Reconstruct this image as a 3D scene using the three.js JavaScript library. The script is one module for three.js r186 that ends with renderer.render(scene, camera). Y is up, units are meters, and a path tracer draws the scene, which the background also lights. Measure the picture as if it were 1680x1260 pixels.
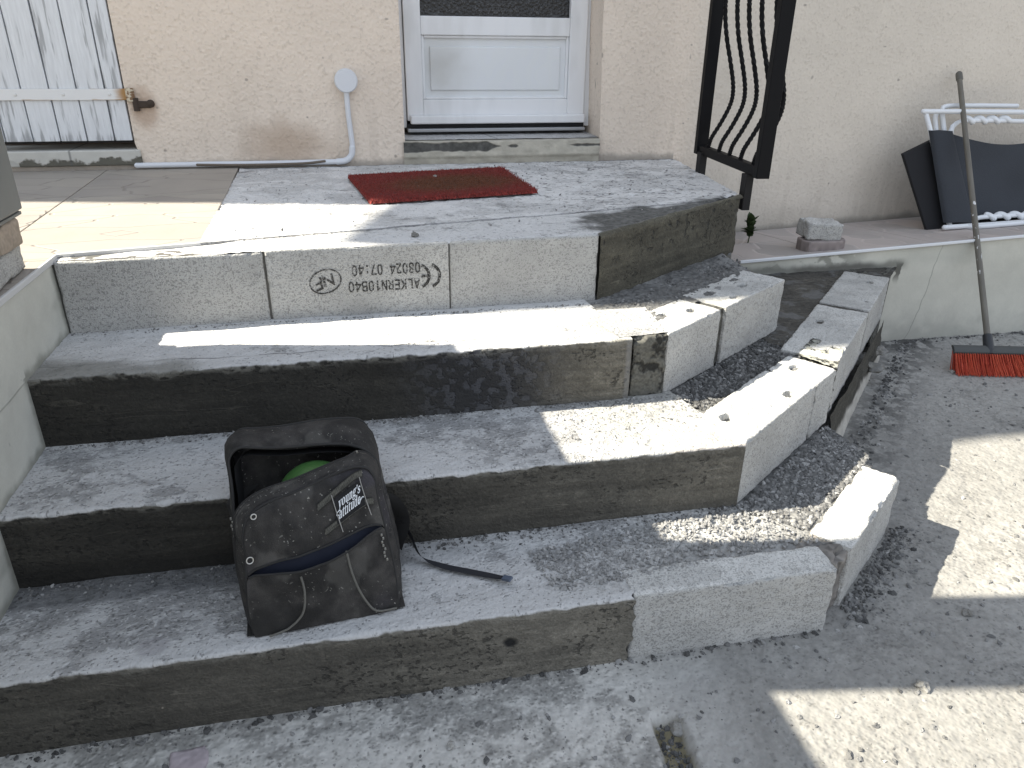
import * as THREE from 'three';
import { RoundedBoxGeometry } from 'three/addons/geometries/RoundedBoxGeometry.js';
import { mergeGeometries as mergeAll } from 'three/addons/utils/BufferGeometryUtils.js';

// ---------------------------------------------------------------- camera, sky, sun, exposure
const scene = new THREE.Scene();
const camera = new THREE.PerspectiveCamera(54.4, 4 / 3, 0.05, 200);
camera.position.set(0.031, 1.2667, 3.4861);
camera.rotation.set(-0.4374, -0.2114, 0.0122, 'YXZ');
scene.add(camera);
const renderer = new THREE.WebGLRenderer({ antialias: true });
renderer.toneMapping = THREE.LinearToneMapping;
renderer.toneMappingExposure = 3.05;
renderer.shadowMap.enabled = true;
{
  const w = 256, h = 128, d = new Float32Array(w * h * 4);
  const sunD = new THREE.Vector3(-1.22, 1, -0.22).normalize();
  for (let j = 0; j < h; j++) for (let i = 0; i < w; i++) {
    const el = ((j + 0.5) / h - 0.5) * Math.PI, az = ((i + 0.5) / w - 0.5) * 2 * Math.PI;
    const y = Math.sin(el), c = Math.cos(el), k = 4 * (j * w + i);
    const dot = Math.max(0, c * Math.cos(az) * sunD.x + y * sunD.y + c * Math.sin(az) * sunD.z);
    const t = Math.pow(Math.max(0, y), 0.55), g = 0.35 * Math.pow(dot, 24);
    if (y > 0) { d[k] = 0.41 - 0.145 * t + g; d[k + 1] = 0.42 - 0.11 * t + g; d[k + 2] = 0.437 - 0.052 * t + g * 0.85; }
    else { d[k] = 0.16; d[k + 1] = 0.15; d[k + 2] = 0.135; }
    d[k + 3] = 1;
  }
  const sky = new THREE.DataTexture(d, w, h, THREE.RGBAFormat, THREE.FloatType);
  sky.mapping = THREE.EquirectangularReflectionMapping; sky.magFilter = THREE.LinearFilter; sky.minFilter = THREE.LinearFilter; sky.needsUpdate = true;
  scene.background = sky; scene.environment = sky;
}
const sun = new THREE.DirectionalLight(new THREE.Color(1, 0.935, 0.80), 4.9);
sun.position.set(-12.2 + 0.6, 10, -2.2 + 1.5); sun.target.position.set(0.6, 0, 1.5);
sun.castShadow = true; sun.shadow.mapSize.set(4096, 4096);
Object.assign(sun.shadow.camera, { left: -7, right: 7, top: 7, bottom: -7, near: 0.5, far: 40 });
scene.add(sun, sun.target);

// ---------------------------------------------------------------- noise, textures, mesh helpers
const rngOf = (s) => () => { s |= 0; s = s + 0x6D2B79F5 | 0; let t = Math.imul(s ^ s >>> 15, 1 | s); t = t + Math.imul(t ^ t >>> 7, 61 | t) ^ t; return ((t ^ t >>> 14) >>> 0) / 4294967296; };
const LAT = new Float32Array(65536); { const r = rngOf(7); for (let i = 0; i < 65536; i++) LAT[i] = r(); }
const LEN = 255;
function vn(x, y) {                        // value noise 0..1
  const xi = Math.floor(x), yi = Math.floor(y); let fx = x - xi, fy = y - yi;
  fx = fx * fx * (3 - 2 * fx); fy = fy * fy * (3 - 2 * fy);
  const a = (yi & LEN) << 8, b = ((yi + 1) & LEN) << 8, c = xi & LEN, e = (xi + 1) & LEN;
  const p = LAT[a | c], q = LAT[b | c];
  return p + (LAT[a | e] - p) * fx + ((q + (LAT[b | e] - q) * fx) - (p + (LAT[a | e] - p) * fx)) * fy;
}
function fbm(x, y, o = 4) { let s = 0, a = 0.5, t = 0; for (let i = 0; i < o; i++) { s += a * vn(x + i * 17.3, y + i * 31.7); t += a; a *= 0.5; x *= 2.03; y *= 2.03; } return s / t; }
const vn3 = (x, y, z) => { const k = Math.floor(z), f = z - k, g = f * f * (3 - 2 * f); return vn(x + k * 37.1, y + k * 91.7) * (1 - g) + vn(x + (k + 1) * 37.1, y + (k + 1) * 91.7) * g; };
const sst = (a, b, x) => { const t = Math.min(1, Math.max(0, (x - a) / (b - a))); return t * t * (3 - 2 * t); };
const lerp = (a, b, t) => a + (b - a) * t, clamp = (x, a, b) => Math.min(b, Math.max(a, x));
const SR = new Uint8Array(4097); for (let i = 0; i <= 4096; i++) { const l = i / 4096; SR[i] = Math.round(255 * (l <= 0.0031308 ? 12.92 * l : 1.055 * Math.pow(l, 1 / 2.4) - 0.055)); }
// a colour map and a bump map over the rectangle x0..x1, y0..y1 (metres); fn(x, y, o) sets o[0..2] linear colour and o[3] height in metres
function bake(w, h, x0, x1, y0, y1, amp, fn, wrap) {
  const c = new Uint8Array(w * h * 4), b = new Uint8Array(w * h * 4), o = [0, 0, 0, 0];
  for (let j = 0; j < h; j++) for (let i = 0; i < w; i++) {
    o[3] = 0; fn(x0 + (i + 0.5) / w * (x1 - x0), y0 + (j + 0.5) / h * (y1 - y0), o);
    const k = 4 * (j * w + i), g = clamp(Math.round(255 * (0.5 + o[3] / (2 * amp))), 0, 255);
    c[k] = SR[clamp(o[0] * 4096, 0, 4096) | 0]; c[k + 1] = SR[clamp(o[1] * 4096, 0, 4096) | 0]; c[k + 2] = SR[clamp(o[2] * 4096, 0, 4096) | 0];
    b[k] = b[k + 1] = b[k + 2] = g; c[k + 3] = b[k + 3] = 255;
  }
  const mk = (a, cs) => { const t = new THREE.DataTexture(a, w, h); if (cs) t.colorSpace = THREE.SRGBColorSpace; t.magFilter = THREE.LinearFilter; t.minFilter = THREE.LinearMipmapLinearFilter; t.generateMipmaps = true; t.wrapS = t.wrapT = wrap ? THREE.MirroredRepeatWrapping : THREE.ClampToEdgeWrapping; t.needsUpdate = true; return t; };
  return { map: mk(c, 1), bump: mk(b, 0), amp, rect: [x0, x1, y0, y1] };
}
const matOf = (t, rough = 0.95, ex = {}) => new THREE.MeshStandardMaterial({ map: t.map, bumpMap: t.bump, bumpScale: 2 * t.amp, roughness: rough, ...ex });
const plain = (r, g, b, rough = 0.8, ex = {}) => new THREE.MeshStandardMaterial({ color: new THREE.Color().setRGB(r, g, b), roughness: rough, ...ex });
function grid(nu, nv, pos, uv) {           // a sheet from pos(u, v) -> [x, y, z] and uv(u, v, p) -> [s, t]
  const P = new Float32Array((nu + 1) * (nv + 1) * 3), U = new Float32Array((nu + 1) * (nv + 1) * 2), I = [];
  for (let j = 0; j <= nv; j++) for (let i = 0; i <= nu; i++) {
    const k = j * (nu + 1) + i, p = pos(i / nu, j / nv), q = uv(i / nu, j / nv, p);
    P[3 * k] = p[0]; P[3 * k + 1] = p[1]; P[3 * k + 2] = p[2]; U[2 * k] = q[0]; U[2 * k + 1] = q[1];
    if (i < nu && j < nv) I.push(k, k + nu + 1, k + 1, k + 1, k + nu + 1, k + nu + 2);
  }
  const g = new THREE.BufferGeometry();
  g.setAttribute('position', new THREE.BufferAttribute(P, 3)); g.setAttribute('uv', new THREE.BufferAttribute(U, 2)); g.setIndex(I); g.computeVertexNormals();
  return g;
}
function weld(g) {                         // smooth normals across equal positions
  const p = g.attributes.position, ix = g.index.array, m = new Map(), id = new Int32Array(p.count); let n = 0;
  for (let i = 0; i < p.count; i++) { const k = Math.round(p.getX(i) * 2e4) + ',' + Math.round(p.getY(i) * 2e4) + ',' + Math.round(p.getZ(i) * 2e4); let v = m.get(k); if (v === undefined) m.set(k, v = n++); id[i] = v; }
  const N = new Float32Array(n * 3), A = new THREE.Vector3(), B = new THREE.Vector3(), C = new THREE.Vector3();
  for (let t = 0; t < ix.length; t += 3) {
    A.fromBufferAttribute(p, ix[t]); B.fromBufferAttribute(p, ix[t + 1]).sub(A); C.fromBufferAttribute(p, ix[t + 2]).sub(A); B.cross(C);
    for (let q = 0; q < 3; q++) { const k = 3 * id[ix[t + q]]; N[k] += B.x; N[k + 1] += B.y; N[k + 2] += B.z; }
  }
  const out = g.attributes.normal;
  for (let i = 0; i < p.count; i++) { const k = 3 * id[i], l = Math.hypot(N[k], N[k + 1], N[k + 2]) || 1; out.setXYZ(i, N[k] / l, N[k + 1] / l, N[k + 2] / l); }
  return g;
}
const used = {};
function numbered(n) { used[n] = (used[n] ?? -1) + 1; return used[n] ? n + '_' + String(used[n]).padStart(3, '0') : n; }
function tag(o, label, category, group) { if (label) o.userData.label = label; if (category) o.userData.category = category; if (group) o.userData.group = group; return o; }
function thing(name, label, category, pos = [0, 0, 0], turn = 0, group) { const o = new THREE.Group(); o.name = numbered(name); scene.add(o); o.position.set(...pos); o.rotation.y = turn; return tag(o, label, category, group); }
function part(parent, name, g, m, pos, rot) { const o = g ? new THREE.Mesh(g, m) : new THREE.Group(); o.name = name; parent.add(o); if (pos) o.position.set(...pos); if (rot) o.rotation.set(...rot); return o; }
const box = (x, y, z, r = 0.004, s = 2) => new RoundedBoxGeometry(x, y, z, s, Math.min(r, x / 2.01, y / 2.01, z / 2.01));
const at = (g, x = 0, y = 0, z = 0, rx = 0, ry = 0, rz = 0) => { if (rx) g.rotateX(rx); if (rz) g.rotateZ(rz); if (ry) g.rotateY(ry); return g.translate(x, y, z); };
const mergeGeometries = (gs) => mergeAll(gs.map((g) => (g.index ? g.toNonIndexed() : g)));
const V = (x, y, z) => new THREE.Vector3(x, y, z);
const curve = (pts, tens = 0.5) => new THREE.CatmullRomCurve3(pts.map((p) => V(...p)), false, 'catmullrom', tens);
const tube = (pts, r, seg = 40, rs = 8) => { const c = curve(pts), g = new THREE.TubeGeometry(c, seg, r, rs); const cap = (q) => at(new THREE.SphereGeometry(r, rs, 6), q.x, q.y, q.z); return mergeGeometries([g, cap(c.getPoint(0)), cap(c.getPoint(1))]); };

// ---------------------------------------------------------------- measures of the place
const Y4 = 0.7365, Y3 = 0.5342, Y2 = 0.3577, Y1 = 0.1788, XL = -0.731;
const zFront = (x) => 1.432 - 0.0246 * (x - XL);             // front edge of the landing
const seamZ = (x) => 1.392 - 0.197 * (x - XL);               // where the old landing ends

// ---------------------------------------------------------------- concrete looks
const R2 = (x, y, f) => vn(x * f, y * f);
// pale, dusty mortar surface: grain, dark specks, worn patches
function dust(x, y, o, base, worn, sd = 0) {
  const p = fbm(x * 5 + sd, y * 7 + sd * 2, 5), q = fbm(x * 26 + sd, y * 34 + 9 + sd, 4), g = R2(x + sd, y, 420), g2 = R2(x, y + sd, 170);
  const hf = fbm(x * 130 + sd, y * 170 + sd, 3);
  const zone = sst(0.44, 0.66, p * 0.62 + q * 0.42 + worn); let w = zone * sst(0.36, 0.60, hf * 0.8 + 0.25 * zone);
  const sp = sst(0.66, 0.76, fbm(x * 150 + sd, y * 210 + sd, 3) + 0.16 * (p - 0.5) + worn * 0.35);
  const fine = sst(0.86, 0.95, R2(x + 3.1, y + sd, 260) * 0.6 + R2(x, y + 7.7, 90) * 0.5);
  let c = base * (0.86 + 0.2 * q + 0.12 * g) ;
  c = lerp(c, 0.11 + 0.07 * g + 0.06 * q, 0.72 * w);
  c = lerp(c, 0.10, 0.6 * sp); c = lerp(c, 0.06, 0.5 * fine);
  o[0] = c * 1.0; o[1] = c * 0.992; o[2] = c * 0.975;
  o[3] = -0.0018 * w - 0.0012 * sp + 0.0009 * (g - 0.5) + 0.0012 * (g2 - 0.5) - 0.001 * fine + 0.002 * (q - 0.5);
}
// trowelled dark mortar on a riser; t = 0 dark and damp .. 1 dried and pale
function mortar(x, y, o, t, sd = 0, olive = 1) {
  const st = fbm(x * 5 + sd, y * 80 + sd, 4), p = fbm(x * 9 + sd, y * 13, 5), g = R2(x, y + sd, 380), q = fbm(x * 40 + sd, y * 55, 4);
  const gr2 = fbm(x * 190 + sd, y * 230, 2), gr3 = sst(0.6, 0.75, fbm(x * 100 + sd, y * 120 + 3, 2));
  let c = lerp(0.026, 0.150, t) * (0.14 + 0.55 * p + 0.62 * st + 0.3 * q + 0.30 * (gr2 - 0.4)); c *= 1 + 0.22 * gr3;
  const pit = sst(0.60, 0.70, fbm(x * 115 + sd, y * 170 + 4, 3)) * 0.75 * sst(0.46, 0.70, fbm(x * 9 + sd, y * 15 + sd, 3));
  const ln = sst(0.010, 0.002, Math.abs(fbm(x * 3 + sd, y * 44 + sd, 2) - 0.5)) * sst(0.5, 0.7, vn(x * 11, y * 40 + sd));
  const chip = sst(0.93, 0.97, R2(x, y + sd, 130) * 0.5 + R2(x + 5, y, 61) * 0.5);
  c = lerp(c, 0.008, 0.8 * pit); c = lerp(c, 0.2, 0.55 * ln * (0.25 + t)); c = lerp(c, 0.34, 0.8 * chip);
  c *= 0.84 + 0.3 * g;
  o[0] = c * 1.07; o[1] = c * 0.99; o[2] = c * lerp(0.95, 0.78, olive);
  o[3] = -0.003 * pit + 0.0016 * (st - 0.5) + 0.0016 * (q - 0.5) + 0.0022 * (gr2 - 0.5) + 0.0006 * (g - 0.5) + 0.001 * ln;
}
// bare concrete block: pale grey with close dark pores
function blockFace(x, y, o, base = 0.41, pore = 0.5) {
  const p = fbm(x * 6, y * 6, 4), g = R2(x, y, 620), f = fbm(x * 260, y * 330, 3), f2 = R2(x + 9, y, 480);
  const po = sst(0.57, 0.70, f * 0.7 + f2 * 0.35 + 0.10 * (p - 0.5));
  let c = base * (0.80 + 0.32 * p + 0.22 * (g - 0.5));
  c = lerp(c, 0.12, pore * po);
  o[0] = c * 1.0; o[1] = c * 0.99; o[2] = c * 0.945;
  o[3] = -0.0016 * po * pore + 0.0008 * (g - 0.5) + 0.001 * (f - 0.5);
}

// ---------------------------------------------------------------- ground
const GR = [-1.0, 4.2, 0.6, 4.2];
function groundH(x, z) {
  let h = 0.006 * (fbm(x * 2.2, z * 2.2, 3) - 0.5) + 0.004 * (fbm(x * 14, z * 14, 4) - 0.5);
  const near = sst(0.16, 0.0, Math.abs(z - 0.74)) * sst(1.9, 2.3, x);            // crumbs along the wall foot
  h += near * 0.009 * fbm(x * 40, z * 50, 3);
  const fl = sst(0.22, 0, Math.abs((x + z - 3.22) / 1.414)) * sst(1.4, 1.6, x) * sst(2.55, 2.3, x);
  h += fl * (0.010 * fbm(x * 40, z * 40, 4));
  const c1 = sst(0.16, 0, Math.abs((x - 1.30) * 0.61 + (z - 2.16) * 0.79)) * sst(0.98, 1.1, x) * sst(1.6, 1.45, x);
  h += c1 * 0.010 * fbm(x * 40, z * 40, 4);
  const cx = 0.576 - 0.1 * (z - 2.5) + 0.008 * (vn(z * 40, 3) - 0.5), tr = sst(0.033, 0.024, Math.abs(x - cx)) * sst(2.47, 2.49, z + 0.012 * vn(x * 60, 5));
  return h - 0.022 * tr;
}
const groundTex = bake(1720, 1190, ...GR, 0.006, (x, z, o) => {
  const left = sst(0.78, 0.42, x + 0.12 * (fbm(x * 4, z * 4, 3) - 0.5) + 0.1 * (z - 2.4));
  const d = sst(0.35, 0.75, fbm(x * 1.7 + 4, z * 1.7, 3));
  dust(x, z, o, lerp(lerp(0.235, 0.30, d), 0.48, left), lerp(-0.10, 0.03, left), 2.3);
  const h = fbm(x * 34, z * 34, 4), sp = sst(0.66, 0.8, fbm(x * 60 + 3, z * 60, 3) * 0.7 + 0.35 * fbm(x * 3, z * 3 + 8, 3));
  // faint joints pressed into the old paving
  const u = (x * 0.97 + z * 0.28), j = Math.abs(((u / 0.17) % 1 + 1) % 1 - 0.5) * 0.17, jn = sst(0.008, 0.002, j + 0.012 * (fbm(x * 7, z * 7, 3) - 0.5)) * sst(0.7, 1.0, x) * sst(0.4, 0.62, fbm(x * 3, z * 3, 3));
  for (let i = 0; i < 3; i++) o[i] = lerp(o[i] * (1 - 0.10 * jn) * (0.8 + 0.4 * fbm(x * 75, z * 75, 3)), 0.11, 0.36 * sp * (1 - left));
  const pale = sst(0.10, 0.03, Math.abs(x - 0.68 + 0.12 * (z - 2.4))) * 0.35; for (let i = 0; i < 3; i++) o[i] = lerp(o[i], 0.38, pale);
  const cx = 0.576 - 0.1 * (z - 2.5), tr = sst(0.034, 0.022, Math.abs(x - cx)) * sst(2.47, 2.49, z);
  o[0] = lerp(o[0], 0.10 + 0.1 * h, tr); o[1] = lerp(o[1], 0.09 + 0.09 * h, tr); o[2] = lerp(o[2], 0.06 + 0.06 * h, tr);
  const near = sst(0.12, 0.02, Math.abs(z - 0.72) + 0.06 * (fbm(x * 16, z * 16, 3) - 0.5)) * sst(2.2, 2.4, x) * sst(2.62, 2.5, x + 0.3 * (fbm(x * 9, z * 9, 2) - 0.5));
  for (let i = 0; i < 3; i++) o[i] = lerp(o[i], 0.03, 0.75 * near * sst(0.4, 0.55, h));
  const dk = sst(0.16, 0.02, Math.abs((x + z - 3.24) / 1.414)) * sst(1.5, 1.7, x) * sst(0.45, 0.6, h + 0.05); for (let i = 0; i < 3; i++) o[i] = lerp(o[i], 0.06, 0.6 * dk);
  o[0] *= 1.02; o[2] *= 0.95;
  o[3] += -0.0006 * jn + 0.004 * (h - 0.5) + 0.002 * (fbm(x * 110, z * 110, 2) - 0.5);
});
{
  const g = grid(520, 360, (u, v) => { const x = lerp(GR[0], GR[1], u), z = lerp(GR[2], GR[3], v); return [x, groundH(x, z), z]; }, (u, v) => [u, v]);
  const m = new THREE.Mesh(g, matOf(groundTex, 0.97)); m.name = 'ground'; m.userData.kind = 'structure'; scene.add(m);
}

// ---------------------------------------------------------------- stones, one set of shapes for all of them
function stoneGeo(seed, det = 1, rough = 0.5) {
  const g = new THREE.IcosahedronGeometry(1, det), p = g.attributes.position, r = rngOf(seed), s = [0.75 + 0.5 * r(), 0.5 + 0.3 * r(), 0.7 + 0.4 * r()], o = r() * 50;
  for (let i = 0; i < p.count; i++) { const x = p.getX(i), y = p.getY(i), z = p.getZ(i), k = 1 - rough + 2 * rough * vn3(x * 1.6 + o, y * 1.6 + o, z * 1.6 + 9); p.setXYZ(i, x * k * s[0], y * k * s[1], z * k * s[2]); }
  g.computeVertexNormals(); return g;
}
const STONES = [1, 2, 3, 4].map((s) => { const g = stoneGeo(s * 11, 1, 0.75); return g; });
const grit = new THREE.MeshStandardMaterial({ color: 0xffffff, roughness: 0.95 });
function scatter(parent, name, n, seed, spot, size, shade) {       // spot(r) -> [x, y, z] or null
  const r = rngOf(seed), ms = [], M = new THREE.Matrix4(), Q = new THREE.Quaternion(), E = new THREE.Euler(), per = Math.ceil(n / STONES.length);
  STONES.forEach((g, k) => {
    const m = new THREE.InstancedMesh(g, grit, per); let c = 0, guard = 0;
    while (c < per && guard++ < per * 20) {
      const p = spot(r); if (!p) continue;
      const s = size(r); E.set(r() * 0.7, r() * 6.3, r() * 0.7); Q.setFromEuler(E);
      M.compose(V(p[0], p[1] + s * 0.2, p[2]), Q, V(s * (0.8 + 0.5 * r()), s * (0.5 + 0.5 * r()), s)); m.setMatrixAt(c, M);
      const q = shade(r); m.setColorAt(c, new THREE.Color().setRGB(q, q * 0.985, q * 0.955)); c++;
    }
    m.count = c; m.name = parent === scene ? numbered(name) : name; m.userData.kind = 'stuff'; parent.add(m); ms.push(m);
  });
  return ms;
}
const inQuad = (a, b, c, d) => (r) => { const u = r(), v = r(); return [lerp(lerp(a[0], b[0], u), lerp(d[0], c[0], u), v), lerp(lerp(a[1], b[1], u), lerp(d[1], c[1], u), v)]; };

// ---------------------------------------------------------------- blocks
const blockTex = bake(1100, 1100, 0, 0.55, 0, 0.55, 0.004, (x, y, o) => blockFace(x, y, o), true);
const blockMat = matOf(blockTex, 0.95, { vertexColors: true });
const roughTex = bake(512, 512, 0, 0.4, 0, 0.4, 0.006, (x, y, o) => { const p = fbm(x * 45, y * 45, 4), q = sst(0.5, 0.66, p), g = R2(x, y, 300); const c = lerp(0.105, 0.02, q) * (0.7 + 0.6 * g); o[0] = c * 1.03; o[1] = c; o[2] = c * 0.86; o[3] = -0.005 * q; }, true);
const roughMat = matOf(roughTex, 0.97);
function blockGeo(L, H, T, { seed = 1, r = 0.004, amp = 0.0016, chip = 0.008, holes = [], cell = holes.length ? 0.004 : 0.006, uvs = 0.55 } = {}) {   // centred in x, top at y = 0, front face at z = 0
  const g = new THREE.BoxGeometry(L, H, T, Math.round(L / cell), Math.round(H / cell), Math.round(T / cell)), p = g.attributes.position, vc = new Float32Array(p.count * 3), u = g.attributes.uv, n = g.attributes.normal, q = V(), o = seed * 3.7;
  for (let i = 0; i < p.count; i++) {
    q.fromBufferAttribute(p, i);
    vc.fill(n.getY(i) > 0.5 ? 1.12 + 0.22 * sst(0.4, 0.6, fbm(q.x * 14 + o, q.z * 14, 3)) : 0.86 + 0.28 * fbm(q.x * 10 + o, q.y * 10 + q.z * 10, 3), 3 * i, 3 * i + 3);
    const nx = Math.abs(n.getX(i)), ny = Math.abs(n.getY(i));
    u.setXY(i, ((nx > 0.5 ? q.z : q.x) + seed * 0.37) / uvs, ((ny > 0.5 ? q.z : q.y) + seed * 0.23) / uvs);
    const cx = clamp(q.x, -L / 2 + r, L / 2 - r), cy = clamp(q.y, -H / 2 + r, H / 2 - r), cz = clamp(q.z, -T / 2 + r, T / 2 - r);
    let dx = q.x - cx, dy = q.y - cy, dz = q.z - cz; const l = Math.hypot(dx, dy, dz) || 1, edges = (Math.abs(dx) > 1e-6) + (Math.abs(dy) > 1e-6) + (Math.abs(dz) > 1e-6);
    let k = r + amp * 2 * (vn3(q.x * 90 + o, q.y * 90 + o, q.z * 90) - 0.5) + amp * 1.5 * (vn3(q.x * 22 + o, q.y * 22, q.z * 22) - 0.5);
    if (edges > 1) k -= chip * sst(0.55, 0.95, vn3(q.x * 42 + o, q.y * 42 + o, q.z * 42));
    q.set(cx + dx / l * k, cy + dy / l * k, cz + dz / l * k);
    if (n.getY(i) > 0.5) for (const [hx, hz, a, b, dep] of holes) { const e = Math.hypot((q.x - hx) / a, (q.z - T / 2 - hz) / b); q.y -= (dep ?? 0.055) * sst(1.12, 0.88, e + 0.25 * (vn(q.x * 120, q.z * 120) - 0.5)); }
    p.setXYZ(i, q.x, q.y - H / 2, q.z - T / 2);
  }
  g.setAttribute('color', new THREE.BufferAttribute(vc, 3));
  return weld(g);
}
// a block whose outer upper edge runs from p0 to p1 (plan x, z)
function block(parent, p0, p1, yTop, H, T, opt, m = blockMat) {
  const dx = p1[0] - p0[0], dz = p1[1] - p0[1];
  return part(parent, 'concrete_block', blockGeo(Math.hypot(dx, dz), H, T, opt), m, [(p0[0] + p1[0]) / 2, yTop, (p0[1] + p1[1]) / 2], [0, Math.atan2(-dz, dx), 0]);
}

// ---------------------------------------------------------------- staircase
const stairs = thing('concrete_staircase', 'unfinished grey concrete steps of blocks and mortar rising to the landing at the door', 'steps');
// tread and riser of a step in one sheet with a worn, rounded edge
function stepSheet(parent, name, { xl, xb, xe, zb, ze, y, yb, ragEnd = 0, amp = 0.004, seed = 1, r0 = 0.0035, tex, cell = 0.005 }) {
  const tl = ze - zb, H = y - yb, nt = Math.round(tl / cell), nr = Math.round(H / cell), nv = nt + nr + 6, nu = Math.round((xe - xl) / cell), tot = tl + H;
  const [X0, X1] = tex.rect;
  const g = grid(nu, nv, (u, v) => {
    const k = v * nv, xr = k <= nt ? lerp(xb, xe, k / nt) : xe, x = lerp(xl, xr, u) + ragEnd * sst(0.94, 1, u) * sst(nt, nt + 8, k) * (fbm(k * 0.16, 3, 3) - 0.3);
    const rag = 0.0022 * fbm(x * 45 + seed, seed, 4) + 0.004 * sst(0.74, 0.94, vn(x * 27 + seed * 3, 5)), r = r0 * (0.5 + 0.9 * vn(x * 12, seed)) + 0.002;
    const lo = amp * 2 * (fbm(x * 9 + seed, v * 14 + seed, 4) - 0.5) + 0.0022 * (fbm(x * 70 + seed, v * 150, 3) - 0.5), zf = (typeof ze === 'function' ? ze(x) : ze) + 0.004 * (fbm(x * 2 + seed, 1, 2) - 0.5);
    if (k <= nt) { const t = k / nt, z = lerp(zb, zf - r - rag, t), e = sst(0.02, 0, zf - z); return [x, y + lo * (1 - 0.6 * e) - rag * 0.4 * e, z]; }
    if (k <= nt + 6) { const a = (k - nt) / 6 * Math.PI / 2, yy = y - rag * 0.4; return [x, yy - r - rag * 0.3 + (r + rag * 0.3) * Math.cos(a) + lo * 0.4, zf - r - rag + (r + rag) * Math.sin(a)]; }
    const t = (k - nt - 6) / nr, rz = 0.004 * (fbm(x * 6 + seed, t * 3 + seed, 4) - 0.5) * sst(0, 0.1, t); return [x, lerp(y - rag * 0.7 - r, yb, t), zf + rz];
  }, (u, v, p) => { const k = v * nv, s = k <= nt ? -tl * (1 - k / nt) : (k <= nt + 6 ? 0.001 * (k - nt) : 0.006 + (k - nt - 6) / nr * (H - 0.006)); return [(p[0] - X0) / (X1 - X0), (s - tex.rect[2]) / (tex.rect[3] - tex.rect[2])]; });
  return part(parent, name, g, matOf(tex, 0.96));
}
// a bumpy fill between four plan corners
function fill(parent, name, c, y, amp, tex, seed, n = 70, drop) {
  const [X0, X1, Z0, Z1] = tex.rect;
  return part(parent, name, grid(n, n, (u, v) => {
    const x = lerp(lerp(c[0][0], c[1][0], u), lerp(c[3][0], c[2][0], u), v), z = lerp(lerp(c[0][1], c[1][1], u), lerp(c[3][1], c[2][1], u), v);
    return [x, y + amp * 2 * (fbm(x * 30 + seed, z * 30, 5) - 0.5) + (drop ? drop(u, v, x, z) : 0), z];
  }, (u, v, p) => [(p[0] - X0) / (X1 - X0), (p[2] - Z0) / (Z1 - Z0)]), matOf(tex, 0.97));
}
const wrapEdge = (x, s, sd) => sst(0.004, 0.0, s - 0.010 * (fbm(x * 34 + sd, sd, 4) - 0.44));     // 1 where the dust of the tread reaches over the edge

// --- landing
const landTex = bake(2048, 1280, -0.76, 1.6, -0.02, 1.455, 0.006, (x, z, o) => {
  const sz = seamZ(x), front = z > sz;
  const comb = front ? 0 : 0.5 + 0.5 * Math.sin((z + 0.02 * fbm(x * 6, z * 5, 3) + 0.05 * Math.sin(x * 7)) * 620) * sst(0.4, 0.6, fbm(x * 9, z * 16 + 2, 3));
  dust(x, z, o, front ? 0.54 : 0.60, front ? -0.13 : -0.15, 5.1);
  const dent = sst(0.66, 0.74, fbm(x * 55, z * 85 + 3, 3)) * sst(0.35, 1.0, x + 0.3 * fbm(x * 5, z * 5, 2)) * (front ? 0.3 : 1);
  o[3] += (front ? 0 : 0.0028 * comb) - 0.004 * dent;
  for (let i = 0; i < 3; i++) o[i] = lerp(o[i] * (1.06 - 0.32 * sst(0.55, 0.9, comb)), 0.13, 0.65 * dent);
  const crack = sst(0.007, 0.002, Math.abs(z - sz + 0.012 * (fbm(x * 11, 3, 3) - 0.5))) * (0.45 + 0.55 * vn(x * 9, 4));
  for (let i = 0; i < 3; i++) o[i] = lerp(o[i], 0.06, 0.8 * crack);
  o[3] -= 0.004 * crack;
  // grey olive mortar along the cut corner, fading into the dust
  const dl = (x - 0.741) * 0.568 + (z - 1.396) * 0.823;     // distance outside the chamfer line, negative inside
  const m = sst(-0.02, 0.03, z - (1.13 - 0.297 * (x - 0.71)) + 0.10 * (fbm(x * 14, z * 14, 4) - 0.5)) * sst(0.70, 0.78, x + 0.14 * (fbm(x * 22, z * 22, 4) - 0.5) - 0.10 * (z - 1.2));
  const q = fbm(x * 90, z * 120, 4), c = 0.115 * (0.3 + 1.4 * q);
  o[0] = lerp(o[0], c, m); o[1] = lerp(o[1], c * 0.99, m); o[2] = lerp(o[2], c * 0.93, m); o[3] += m * 0.006 * (q - 0.5);
  const back = sst(0.03, 0.0, z + 0.02 * (fbm(x * 20, 2, 3) - 0.5)); for (let i = 0; i < 3; i++) o[i] = lerp(o[i], 0.10, 0.7 * back);
});
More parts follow.
